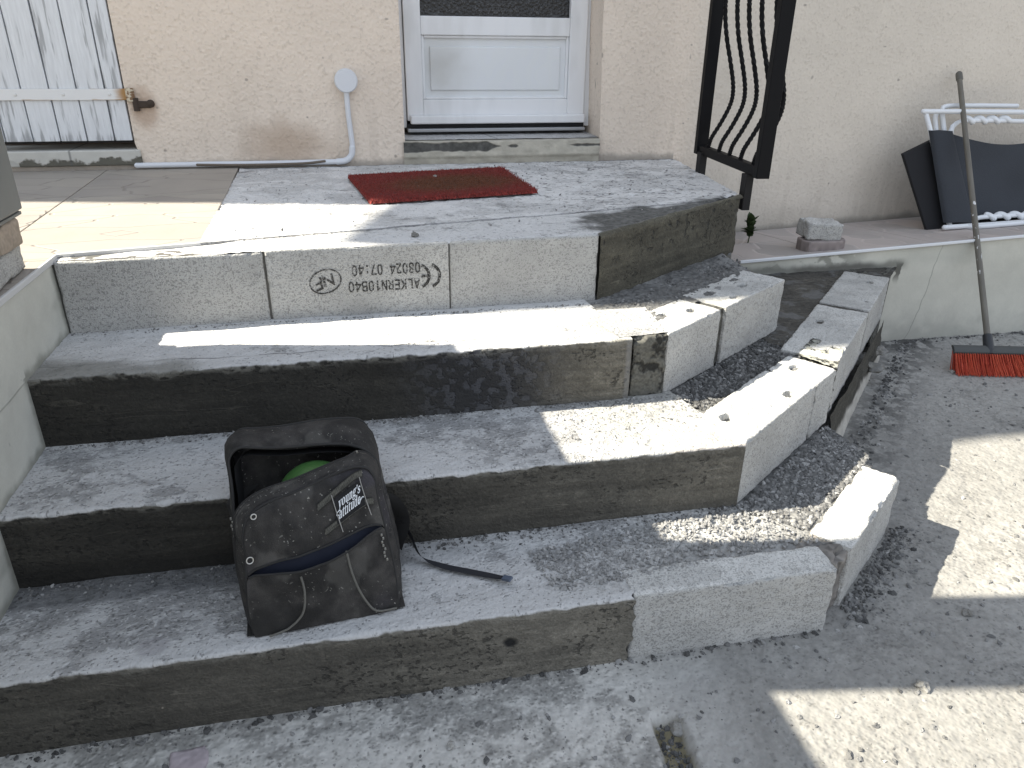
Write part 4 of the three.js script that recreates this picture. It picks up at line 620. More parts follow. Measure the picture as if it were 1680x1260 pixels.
// two rough pieces stacked on the low wall
{
  const pv = new THREE.ExtrudeGeometry(new THREE.Shape().moveTo(-0.085, -0.055).lineTo(0.04, -0.06).absarc(0.05, 0, 0.06, -Math.PI / 2, Math.PI / 2, false).lineTo(-0.085, 0.045).lineTo(-0.095, -0.01), { depth: 0.045, bevelEnabled: true, bevelSize: 0.006, bevelThickness: 0.006, bevelOffset: -0.006, bevelSegments: 3, curveSegments: 14 });
  pv.rotateX(-Math.PI / 2);
  const pt = bake(128, 128, 0, 0.2, 0, 0.2, 0.004, (x, y, o) => { const p = fbm(x * 50, y * 50, 4), k = sst(0.58, 0.7, p), v = 0.8 + 0.4 * (R2(x, y, 300) - 0.5); o[0] = lerp(0.31, 0.08, k) * v; o[1] = lerp(0.265, 0.065, k) * v; o[2] = lerp(0.25, 0.06, k) * v; o[3] = -0.004 * k; }, true);
  const a = new THREE.Mesh(pv, matOf(pt, 0.95)); a.name = 'paving_stone'; a.position.set(2.035, ledgeY(2.035, 0.55) - 0.002, 0.585); a.rotation.y = -0.03; scene.add(a); tag(a, 'round-ended pinkish paving stone on the low wall, under a grey concrete chunk', 'paving stone');
  const b = new THREE.Mesh(blockGeo(0.155, 0.072, 0.12, { seed: 51, r: 0.006, amp: 0.003, chip: 0.014 }), blockMat); b.name = 'concrete_chunk'; b.position.set(2.03, ledgeY(2.03, 0.55) + 0.048 + 0.073, 0.625); b.rotation.set(0.02, -0.12, -0.05); scene.add(b); tag(b, 'grey concrete chunk with pale top, stacked on the paving stone', 'concrete chunk');
}

// ---------------------------------------------------------------- print on the middle block
{
  const cv = document.createElement('canvas'); cv.width = 1024; cv.height = 256; const k = cv.getContext('2d');
  k.fillStyle = '#000'; k.fillRect(0, 0, 1024, 256); k.translate(1024, 256); k.rotate(Math.PI); k.fillStyle = '#fff'; k.strokeStyle = '#fff';
  k.font = '104px monospace'; const put = (s, x, y, w, h) => { k.save(); k.translate(x, y); const m = k.measureText(s).width; k.scale(w / m, h / 76); k.fillText(s, 0, 0); k.strokeStyle = '#fff'; k.lineWidth = 4; k.strokeText(s, 0, 0); k.restore(); };
  put('ALKERN10B40', 176, 112, 520, 76); put('08024 07:40', 168, 232, 496, 76);
  k.lineWidth = 22; k.lineCap = 'butt';
  k.beginPath(); k.arc(118, 128, 88, Math.PI * 0.62, Math.PI * 1.38); k.stroke(); k.beginPath(); k.arc(196, 128, 88, Math.PI * 0.62, Math.PI * 1.38); k.stroke(); k.beginPath(); k.moveTo(110, 128); k.lineTo(166, 128); k.stroke();
  k.lineWidth = 11; k.save(); k.translate(850, 128); k.rotate(-0.35); k.beginPath(); k.ellipse(0, 0, 112, 84, 0, 0, 7); k.stroke(); k.lineWidth = 16; k.beginPath(); k.moveTo(-62, 38); k.lineTo(-46, -36); k.lineTo(2, 34); k.lineTo(16, -40); k.moveTo(22, 44); k.lineTo(40, -38); k.lineTo(86, -38); k.moveTo(32, 2); k.lineTo(72, 2); k.stroke(); k.restore();
  const im = k.getImageData(0, 0, 1024, 256), n = new Uint8Array(1024 * 256 * 4);
  for (let j = 0; j < 256; j++) for (let i = 0; i < 1024; i++) { const p = (j * 1024 + i) * 4, q = ((255 - j) * 1024 + i) * 4, w = sst(0.36, 0.56, fbm(i * 0.10, j * 0.10, 3) + 0.12 * vn(i * 0.5, j * 0.5)), v = im.data[p] * (0.25 + 0.62 * w); n[q] = n[q + 1] = n[q + 2] = v; n[q + 3] = 255; }
  const t = new THREE.DataTexture(n, 1024, 256); t.magFilter = THREE.LinearFilter; t.needsUpdate = true;
  const pr = new THREE.Mesh(new THREE.PlaneGeometry(0.40, 0.1), new THREE.MeshStandardMaterial({ color: new THREE.Color().setRGB(0.035, 0.033, 0.03), alphaMap: t, transparent: true, roughness: 0.95 }));
  pr.name = 'stamped_print'; pr.position.set(0.072, 0.638, zFront(0.072) + 0.0025); pr.rotation.y = 0.0246; landing.add(pr);
}

// ---------------------------------------------------------------- backpack
{
  const bag = thing('backpack', 'worn dark backpack with open top and white lettered patch, leaning on the steps', 'backpack', [-0.083, Y1 + 0.004, 2.262], 0.085);
  const fabTex = bake(900, 900, 0, 0.4, 0, 0.4, 0.0016, (x, y, o) => {
    const p = fbm(x * 9, y * 9, 5), q = fbm(x * 34, y * 34, 4), g = R2(x, y, 900), v = 0.7 + 0.6 * q; let c = lerp(0.014, 0.040, sst(0.4, 0.72, p * 0.6 + q * 0.4)) * v * (0.8 + 0.4 * g);
    o[0] = c * 1.08; o[1] = c * 0.99; o[2] = c * 0.90;
    const blu = sst(0.55, 0.7, fbm(x * 6 + 4, y * 6, 3)); o[2] *= 1 + 0.25 * blu;
    const xr = x * 0.8 + y * 0.6, yr = y * 0.8 - x * 0.6, sp = Math.max(sst(0.80, 0.87, R2(xr * 1.3, yr * 0.8, 330) * 0.6 + R2(xr + 2, yr, 190) * 0.4), 0.6 * sst(0.83, 0.88, R2(yr + 5, xr * 0.5, 240) * 0.6 + R2(xr + 2, yr, 150) * 0.4)) * sst(0.36, 0.62, fbm(x * 9 + 9, y * 9, 3)), du = sst(0.6, 0.78, fbm(x * 22 + 3, y * 15, 4)); for (let i = 0; i < 3; i++) { o[i] = lerp(o[i], [0.105, 0.10, 0.09][i], 0.42 * du); o[i] = lerp(o[i], [0.36, 0.35, 0.31][i], 0.75 * sp); }
    o[3] = 0.0005 * (g - 0.5) + 0.0018 * (q - 0.5);
  }, true);
  const fab = matOf(fabTex, 0.86), dark = plain(0.006, 0.006, 0.007, 0.95), navy = plain(0.008, 0.012, 0.028, 0.8), edge = plain(0.022, 0.021, 0.02, 0.8), cord = plain(0.12, 0.115, 0.10, 0.8), metal = plain(0.55, 0.54, 0.5, 0.3, { metalness: 0.9 });
  const S = 0.30;                                            // how far the bag leans back
  const corner = (a, r) => { const w = Math.max(0, (Math.abs(a) - (1 - r)) / r); return 1 - Math.sqrt(Math.max(0, 1 - w * w)); };
  const hw = (b) => 0.157 - 0.004 * b - 0.006 * sst(0.6, 1, b) + 0.004 * Math.sin(b * 6), KF = 0.905;
  const topF = (a) => 0.273 + 0.024 * a + 0.006 * Math.sin(a * 3.1 - 0.4) - (a < 0 ? 0.058 : 0.030) * corner(a, a < 0 ? 0.62 : 0.34);
  const topB = (a) => 0.318 - 0.004 * a + 0.003 * Math.sin(a * 4) - (a < 0 ? 0.044 : 0.036) * corner(a, 0.26);
  const L = (x, y, z) => [x - 0.04 * y, y, z - S * y];
  const wr = (x, y) => 0.010 * (fbm(x * 9 + 3, y * 9, 3) - 0.5) + 0.005 * (fbm(x * 30, y * 22, 3) - 0.5);
  const uvp = (u, v, p) => [p[0] / 0.4 + 0.5, p[1] / 0.4];
  const face = (a, b, off) => { const x = a * hw(b) * KF, y = b * topF(a); return L(x, y, off + 0.016 * (1 - a * a) * Math.sin(Math.PI * Math.min(1, b * 0.9 + 0.05)) + wr(x, y)); };
  const slit = (a) => 0.575 + 0.03 * a + 0.012 * Math.sin(a * 2.4 + 1) + (a < 0 ? -0.03 * a : 0.03 * a * a);                     // b of the pocket opening's upper lip
  const gap = (a) => 0.085 * Math.pow(Math.max(0, 1 - Math.pow(Math.abs(a + 0.02), 2.2)), 0.9) + 0.004;
  const fb = part(bag, 'front_panel', grid(70, 50, (u, v) => { const a = u * 2 - 1, b = lerp(slit(a), 1, v); return face(a, b, 0.004 - 0.006 * sst(0.9, 1, v)); }, uvp), fab);
  part(bag, 'front_pocket', grid(70, 60, (u, v) => { const a = u * 2 - 1, b = lerp(0, slit(a) - gap(a), v), p = face(a, b, 0.008 + 0.010 * sst(0.5, 1, v) * (1 - a * a)); return p; }, uvp), fab);
  part(bag, 'pocket_lining', grid(50, 10, (u, v) => { const a = u * 1.94 - 0.97, b = lerp(slit(a) - gap(a) - 0.06, slit(a) + 0.03, v); return face(a, b, -0.008); }, uvp), navy);
  // outline paths round the bag, from lower left over the top to lower right
  const path = (s, top, z, grow = 0, K = 1) => { let a, b; if (s < 0.32) { a = -1; b = s / 0.32; } else if (s < 0.68) { a = -1 + 2 * (s - 0.32) / 0.36; b = 1; } else { a = 1; b = (1 - s) / 0.32; } const x = a * (hw(b) * K + grow), y = b * (top(a) + grow * 0.6); return [x, y, z]; };
  const open = (s) => sst(0.15, 0.34, s) * sst(0.665, 0.60, s);
  const topM = (a) => topB(a) + lerp(0.000, -0.026, (a + 1) / 2), rimB = (s) => { const p = path(s, topM, -0.078 - 0.016 * open(s), 0.002); return p; }, rimF = (s) => { const o = open(s), p = path(s, (a) => lerp(topM(a) - 0.004, topF(a) + 0.008, clamp(o * 1.3, 0, 1)), lerp(-0.075, -0.030, o), 0.002); return p; };
  const bandUv = (k) => (u, v) => [u * 2.6, k + v * 0.25];
  part(bag, 'back_gusset', grid(120, 12, (u, v) => { const A = path(u, topB, -0.172), B = rimB(u), pf = 0.010 * Math.sin(Math.PI * v), x = lerp(A[0], B[0], v), y = lerp(A[1], B[1], v); const k = 1 + pf / 0.16; return L(x * k + wr(u * 3, v) * 0.3, y + pf * (u > 0.3 && u < 0.7 ? 1 : 0), lerp(A[2], B[2], v)); }, bandUv(0)), fab);
  part(bag, 'back_panel', grid(40, 40, (u, v) => { const a = u * 2 - 1; return L(a * hw(v), v * topB(a), -0.172 - 0.008 * (1 - a * a) * Math.sin(Math.PI * v)); }, uvp), fab);
  part(bag, 'front_gusset', grid(120, 10, (u, v) => { const A = rimF(u), e = path(u, topF, -0.004, 0, KF), pf = 0.007 * Math.sin(Math.PI * v); const x = lerp(A[0], e[0], v), y = lerp(A[1], e[1], v); const q = L(x * (1 + pf / 0.16), y + pf * (u > 0.3 && u < 0.7 ? 1 : 0), lerp(A[2], e[2], v)); return q; }, bandUv(0.4)), fab);
  part(bag, 'bottom', grid(20, 10, (u, v) => [lerp(-1, 1, u) * hw(0), 0.002, lerp(-0.172, 0.006, v)], uvp), fab);
  part(bag, 'lining', grid(60, 24, (u, v) => { const A = path(0.02 + u * 0.96, topM, -0.1, -0.006); return L(A[0] * (1 - 0.05 * v), A[1] - 0.012 - 0.02 * v, lerp(-0.095, -0.160, v)); }, uvp), dark);
  const line = (n, f, r, m, name, par = bag) => { const pts = []; for (let i = 0; i <= n; i++) pts.push(V(...f(i / n))); return part(par, name, new THREE.TubeGeometry(new THREE.CatmullRomCurve3(pts), n * 3, r, 6), m); };
  const rimL = (f, dz = 0) => (t) => { const p = f(0.02 + t * 0.96); return L(p[0], p[1], p[2] + dz); };
  line(60, rimL(rimB), 0.0032, edge, 'zip_tape'); line(60, rimL(rimB, -0.014), 0.0016, edge, 'seam_piping'); line(60, rimL(rimF), 0.0032, edge, 'zip_tape'); line(60, rimL(rimF, 0.012), 0.0016, edge, 'seam_piping');
  line(60, (t) => { const p = path(t, topF, 0.0, 0.001, KF); return L(...p); }, 0.0030, edge, 'seam_piping'); line(60, (t) => { const p = path(t, topB, -0.171, 0.001); return L(...p); }, 0.0026, edge, 'seam_piping');
  line(24, (t) => { const a = -0.96 + 1.92 * t; return face(a, slit(a), 0.006); }, 0.0022, edge, 'zip_tape'); line(24, (t) => { const a = -0.96 + 1.92 * t; return face(a, slit(a) - gap(a), 0.019 - 0.01 * a * a); }, 0.0024, edge, 'zip_tape');
  const ab = (pts, off) => { const c = new THREE.CatmullRomCurve3(pts.map(([a, b]) => V(a, b, 0))); return (t) => { const p = c.getPoint(t); return face(p.x, p.y, off); }; };
  line(24, ab([[-0.26, 0.455], [-0.24, 0.33], [-0.30, 0.17], [-0.50, 0.06], [-0.80, 0.012]], 0.0165), 0.0024, cord, 'pocket_piping'); line(24, ab([[0.40, 0.535], [0.42, 0.38], [0.50, 0.2], [0.66, 0.055], [0.97, 0.03]], 0.0165), 0.0024, cord, 'pocket_piping');
  // lettered patch between two woven tapes
  const strip = (a0, b0, a1, b1, w, off, m, name, n = 20) => part(bag, name, grid(n, 3, (u, v) => { const a = lerp(a0, a1, u), b = lerp(b0, b1, u) + (v - 0.5) * w; return face(a, b, off); }, (u, v) => [u, v]), m);
  const tapeTex = bake(256, 32, 0, 1, 0, 1, 0.002, (x, y, o) => { const d = ((x * 46) % 1 < 0.5) === (y < 0.5), e = y < 0.12 || y > 0.88, c = (e ? 0.03 : d ? 0.14 : 0.035) * (0.6 + 0.8 * fbm(x * 9, y * 3, 3)); o[0] = c; o[1] = c * 0.97; o[2] = c * 0.82; o[3] = d ? 0.001 : 0; }), tm = matOf(tapeTex, 0.9);
  strip(0.11, 0.86, 0.83, 0.975, 0.05, 0.0075, tm, 'woven_tape'); strip(0.16, 0.685, 0.93, 0.80, 0.05, 0.0075, tm, 'woven_tape');
  const cv = document.createElement('canvas'); cv.width = 512; cv.height = 320; const k = cv.getContext('2d'); k.fillStyle = '#0b0b0d'; k.fillRect(0, 0, 512, 320); k.fillStyle = k.strokeStyle = '#dfe2e4'; k.lineCap = k.lineJoin = 'round';
  k.setTransform(1, 0, -0.18, 1, 20, 0); k.font = 'italic bold 150px serif'; k.fillText("young's", 60, 138, 410); k.font = 'italic bold 160px serif'; k.fillText('attitude', 62, 268, 400);
  k.lineWidth = 12; k.beginPath(); k.moveTo(98, 172); k.bezierCurveTo(20, 150, 6, 212, 70, 214); k.stroke(); k.beginPath(); k.moveTo(432, 244); k.bezierCurveTo(470, 262, 480, 182, 530, 214); k.stroke();
  const pt = new THREE.CanvasTexture(cv); pt.colorSpace = THREE.SRGBColorSpace;
  part(bag, 'patch', grid(14, 10, (u, v) => face(lerp(0.35, 0.80, u), lerp(0.735, 0.895, v) + 0.066 * (u - 0.5), 0.0085), (u, v) => [u, v]), new THREE.MeshStandardMaterial({ map: pt, roughness: 0.8 }));
  for (const a of [0.355, 0.80]) line(8, (t) => face(a + 0.05 - 0.07 * t, lerp(0.645, 0.90, t) + (a > 0.5 ? 0.05 : 0), 0.0085), 0.0010, plain(0.3, 0.29, 0.27, 0.8), 'stitching');
  // metal rings and zip pulls
  const ring = (p, r = 0.008) => part(bag, 'ring', at(new THREE.TorusGeometry(r * 0.85, 0.0013, 8, 20), 0, 0, 0, -0.3, 0.3), metal, p);
  ring(face(-0.80, 1.0, 0.010), 0.006); ring(face(-0.93, 0.70, 0.013), 0.0075);
  const chain = (p, n, name = 'zip_pull') => { const gs = []; for (let i = 0; i < n; i++) gs.push(at(box(0.004, 0.006, 0.0035, 0.001), p[0] + 0.002 * Math.sin(i * 2) + i * 0.0006, p[1] - i * 0.0072, p[2] + 0.0022 * i)); part(bag, name, mergeGeometries(gs), plain(0.3, 0.29, 0.26, 0.4, { metalness: 0.6 })); };
  chain(face(0.93, 0.575, 0.016), 8); { const p = rimL(rimF)(0.63); chain([p[0] + 0.004, p[1] + 0.004, p[2] + 0.006], 4, 'zip_slider'); } { const p = rimL(rimB)(0.2); chain([p[0] - 0.006, p[1], p[2]], 7); }
  // straps: one loop at each side, and the loose end lying on the step
  const band = (pts, w, m, name, n = 60) => { const c = curve(pts.map((p) => p.slice(0, 3))), nrm = curve(pts.map((p) => p.slice(3, 6))); return part(bag, name, grid(n, 3, (u, v) => { const p = c.getPoint(u), s = nrm.getPoint(u).normalize(); return p.addScaledVector(s, (v - 0.5) * w).toArray(); }, (u, v) => [u * 2, v * 0.2]), m); };
  band([[0.11, 0.145, -0.205, 1, 0, 0], [0.140, 0.14, -0.205, 0.9, 0.3, 0], [0.168, 0.122, -0.20, 0.7, 0.3, 0.3], [0.186, 0.085, -0.185, 0.5, 0.2, 0.6], [0.165, 0.03, -0.165, 0.4, 0, 0.8]], 0.045, edge, 'shoulder_strap');
  band([[-0.13, 0.20, -0.235, 1, 0, 0], [-0.160, 0.18, -0.215, 0.8, 0.2, 0.3], [-0.172, 0.15, -0.205, 0.3, 0.2, 0.8], [-0.172, 0.10, -0.19, 0.2, 0.2, 0.8], [-0.168, 0.03, -0.17, 0.2, 0, 0.9]], 0.04, edge, 'shoulder_strap');
  band([[0.180, 0.075, -0.19, 0.2, 0.7, 0.5], [0.198, 0.055, -0.168, 0.1, 0.8, 0.6], [0.215, 0.014, -0.135, 0.1, 0.45, 0.9], [0.255, 0.005, -0.10, -0.5, 0.15, 0.8], [0.31, 0.005, -0.063, -0.5, 0.1, 0.85], [0.355, 0.0055, -0.034, -0.45, 0.15, 0.85], [0.388, 0.010, -0.008, -0.5, 0.4, 0.7]], 0.021, plain(0.018, 0.019, 0.024, 0.7), 'webbing_strap', 90);
  part(bag, 'strap_end', box(0.022, 0.006, 0.016, 0.002), plain(0.08, 0.10, 0.14, 0.6), [0.383, 0.0095, -0.012], [0, -0.75, 0.15]);
}
{
  const b = new THREE.Mesh(new THREE.SphereGeometry(0.082, 48, 32), new THREE.MeshPhysicalMaterial({ color: new THREE.Color().setRGB(0.055, 0.14, 0.038), roughness: 0.4 }));
  b.name = 'ball'; b.position.set(-0.090, 0.377, 2.112); scene.add(b); tag(b, 'smooth round green object showing inside the open black backpack', 'ball');
}

// ---------------------------------------------------------------- folded chairs against the wall
{
  const tubeM = plain(0.74, 0.76, 0.78, 0.35), cloth = matOf(bake(512, 512, 0, 0.8, 0, 0.8, 0.001, (x, y, o) => { const g = R2(x, y, 600), p = fbm(x * 5, y * 5, 4), c = 0.030 * (0.75 + 0.4 * p + 0.25 * g); o[0] = c * 0.92; o[1] = c * 1.05; o[2] = c * 1.28; o[3] = 0.0006 * g; }, true), 0.85), black = plain(0.008, 0.008, 0.010, 0.85);
  // leaning plane: bottom at z 0.40 (y 0.435), top at z 0.17 (y 0.955)
  const P = (x, y, dz = 0) => [x, y, lerp(0.405, 0.175, (y - 0.435) / 0.52) + dz];
  const ch = thing('folding_chair', 'folded garden chair with white tube frame and dark blue fabric, front of the two', 'chair', [0, 0, 0]);
  const r = 0.0115, coil = (x0, x1, y, dz) => { const c = [], pts = []; for (let i = 0; i <= 42; i++) { const t = i / 42, a = t * 3.3 * 2 * Math.PI; pts.push(P(lerp(x0, x1, t), y + 0.0095 * Math.cos(a), dz + 0.0095 * Math.sin(a))); } c.push(tube(pts, 0.013, 110, 9)); return mergeGeometries(c); };
  part(ch, 'frame_tube', tube([P(2.725, 0.957, 0.02), P(3.1, 0.953, 0.02), P(3.62, 0.945, 0.02)], r), tubeM);
  part(ch, 'frame_tube', tube([P(2.745, 0.947, 0.01), P(2.772, 0.84, 0.010), P(2.815, 0.62, 0.008), P(2.845, 0.45, 0.008)], r), tubeM);
  part(ch, 'frame_tube', tube([P(2.785, 0.456, 0.045), P(3.1, 0.462, 0.045), P(3.62, 0.475, 0.045)], r * 1.05), tubeM);
  part(ch, 'frame_tube', tube([P(2.878, 0.75, 0.0), P(2.888, 0.87, 0.0), P(2.93, 0.905, 0.0), P(2.98, 0.913, 0.0), P(3.3, 0.907, 0.0), P(3.62, 0.9, 0)], r), tubeM);
  part(ch, 'cord_wrap', coil(2.975, 3.21, 0.915, 0.0), tubeM); part(ch, 'cord_wrap', coil(3.035, 3.30, 0.492, 0.030), tubeM);
  part(ch, 'frame_tube', tube([P(2.99, 0.485, 0.02), P(3.04, 0.492, 0.030), P(3.3, 0.494, 0.030), P(3.62, 0.497, 0.03)], r), tubeM);
  part(ch, 'frame_tube', tube([P(3.58, 0.94, 0.01), P(3.60, 0.7, 0.01), P(3.60, 0.45, 0.01)], r), tubeM);
  part(ch, 'fabric_sleeve', grid(24, 40, (u, v) => { const y = lerp(0.874, 0.470, v), x0 = lerp(2.753, 2.806, v), x1 = lerp(2.885, 2.975, v), w = u * 2 - 1; return P(lerp(x0, x1, u), y + 0.003 * Math.sin(u * 5), 0.012 + 0.026 * Math.pow(Math.max(0, 1 - Math.pow(Math.abs(w), 4)), 0.5) * (1 - 0.45 * u)); }, (u, v) => [u * 0.2, v * 0.55]), cloth);
  part(ch, 'fabric_panel', grid(60, 40, (u, v) => { const x = lerp(2.868, 3.6, u), yt = 0.868 - 0.045 * Math.sin(Math.PI * Math.min(1, u * 1.05)), y = lerp(yt - 0.006 - 0.014 * Math.sin(Math.PI * Math.min(1, u)), 0.474, v); return P(x + 0.10 * v * (1 - u), y, -0.006 + 0.010 * Math.sin(u * 9) * 0.3 - 0.012 * Math.sin(Math.PI * v) * Math.sin(Math.PI * u)); }, (u, v) => [u * 0.9, v * 0.55]), cloth);
  const c2 = thing('folding_chair', 'folded garden chair behind, its black fabric poking out left of the white frame', 'chair');
  part(c2, 'frame_tube', tube([P(2.872, 0.86, -0.03), P(2.872, 0.95, -0.035), P(2.9, 0.974, -0.035), P(3.05, 0.976, -0.035), P(3.30, 0.973, -0.035)], r), tubeM);
  part(c2, 'frame_tube', tube([P(2.828, 0.87, -0.03), P(2.826, 0.925, -0.028), P(2.84, 0.945, -0.028)], r), tubeM); part(c2, 'frame_tube', tube([P(2.865, 0.86, -0.02), P(2.86, 0.945, -0.02)], r), tubeM);
  part(c2, 'frame_tube', tube([P(2.905, 0.43, 0.03), P(2.94, 0.402, 0.045), P(3.02, 0.392, 0.05), P(3.3, 0.392, 0.05), P(3.62, 0.39, 0.05)].map((p) => [p[0], Math.max(p[1], ledgeY(p[0], p[2]) + 0.012), p[2]]), r * 1.05), tubeM);
  part(c2, 'fabric_panel', (() => { const g = new THREE.ExtrudeGeometry(new THREE.Shape([[2.642, 0.764], [2.80, 0.822], [2.95, 0.80], [3.6, 0.76], [3.6, 0.48], [2.90, 0.45], [2.752, 0.415]].map((p) => new THREE.Vector2(...p))), { depth: 0.012, bevelEnabled: true, bevelSize: 0.005, bevelThickness: 0.005, bevelSegments: 3 }), p = g.attributes.position; for (let i = 0; i < p.count; i++) { const q = P(p.getX(i), p.getY(i), -0.04 + p.getZ(i)); p.setXYZ(i, ...q); } g.computeVertexNormals(); return g; })(), black);
}

// ---------------------------------------------------------------- broom
{
  const br = thing('broom', 'broom with red bristles and grey handle leaning over the low wall to the house', 'broom');
  const tp = V(3.004, 1.124, 0.035), bt = V(2.588, 0.085, 1.072), hd = tp.clone().sub(bt), hl = hd.length(), q = new THREE.Quaternion().setFromUnitVectors(V(0, 1, 0), hd.clone().normalize());
  const ht = bake(64, 1024, 0, 1, 0, 1.6, 0.001, (x, y, o) => { const p = fbm(x * 6, y * 12, 4), v = 0.75 + 0.5 * p; o[0] = 0.135 * v; o[1] = 0.125 * v; o[2] = 0.105 * v; const sp = (y > 0.35 && y < 0.85 ? 1 : 0) * sst(0.70, 0.78, fbm(x * 5, y * 30, 3)); for (let i = 0; i < 3; i++) o[i] = lerp(o[i], 0.6, sp); o[3] = 0.0008 * p; });
  const place = (g, s) => { g.translate(0, s, 0); g.applyQuaternion(q); return g.translate(bt.x, bt.y, bt.z); };
  part(br, 'handle', place(new THREE.CylinderGeometry(0.0118, 0.0125, hl - 0.10, 20), 0.06 + (hl - 0.10) / 2), matOf(ht, 0.6)); part(br, 'handle_cap', place(new THREE.CapsuleGeometry(0.0155, 0.03, 6, 16), hl - 0.03), plain(0.12, 0.115, 0.10, 0.7));
  part(br, 'socket', mergeGeometries([place(new THREE.CylinderGeometry(0.018, 0.021, 0.07, 20), 0.045), place(new THREE.CylinderGeometry(0.021, 0.016, 0.02, 20), 0.0)]), plain(0.018, 0.02, 0.024, 0.5));
  const ax = Math.atan2(-0.06, 0.30), head = part(br, 'head'); head.position.set(2.588, 0, 1.072); head.rotation.y = -0.24;
  part(head, 'back', (() => { const s = new THREE.Shape().moveTo(-0.018, -0.006).lineTo(0.018, -0.006).lineTo(0.016, 0.001).quadraticCurveTo(0.009, 0.006, 0, 0.006).quadraticCurveTo(-0.009, 0.006, -0.016, 0.001); const g = new THREE.ExtrudeGeometry(s, { depth: 0.30, bevelEnabled: true, bevelSize: 0.002, bevelThickness: 0.002, bevelSegments: 2 }); g.translate(0, 0, -0.15); g.rotateY(Math.PI / 2); return g; })(), plain(0.06, 0.063, 0.062, 0.7), [0, 0.098, 0], [0.62, 0, 0]);
  const r = rngOf(9), rows = 7, cols = 30, red = [plain(0.58, 0.075, 0.03, 0.55), plain(0.68, 0.12, 0.055, 0.55), plain(0.44, 0.042, 0.02, 0.6)], gs = [[], [], []];
  for (let i = 0; i < cols; i++) for (let j = 0; j < rows; j++) for (let k = 0; k < 5; k++) {
    const x = -0.144 + 0.288 * i / (cols - 1) + 0.004 * (r() - 0.5), z = -0.016 + 0.032 * j / (rows - 1) + 0.004 * (r() - 0.5), fx = x * 1.06 + 0.016 + 0.016 * (r() - 0.5), fz = z * 2.0 + 0.034 + 0.012 * (r() - 0.5), y1 = 0.003 + 0.005 * r();
    gs[Math.floor(r() * 3)].push(new THREE.TubeGeometry(new THREE.CatmullRomCurve3([V(x, 0.092 - z * 0.52, z), V(lerp(x, fx, 0.45), 0.05 - z * 0.25, lerp(z, fz, 0.4)), V(fx, y1, fz)]), 3, 0.0011, 3));
  }
  gs.forEach((g, i) => { const m = part(head, 'bristles', mergeGeometries(g), red[i]); m.userData.kind = 'stuff'; });
}

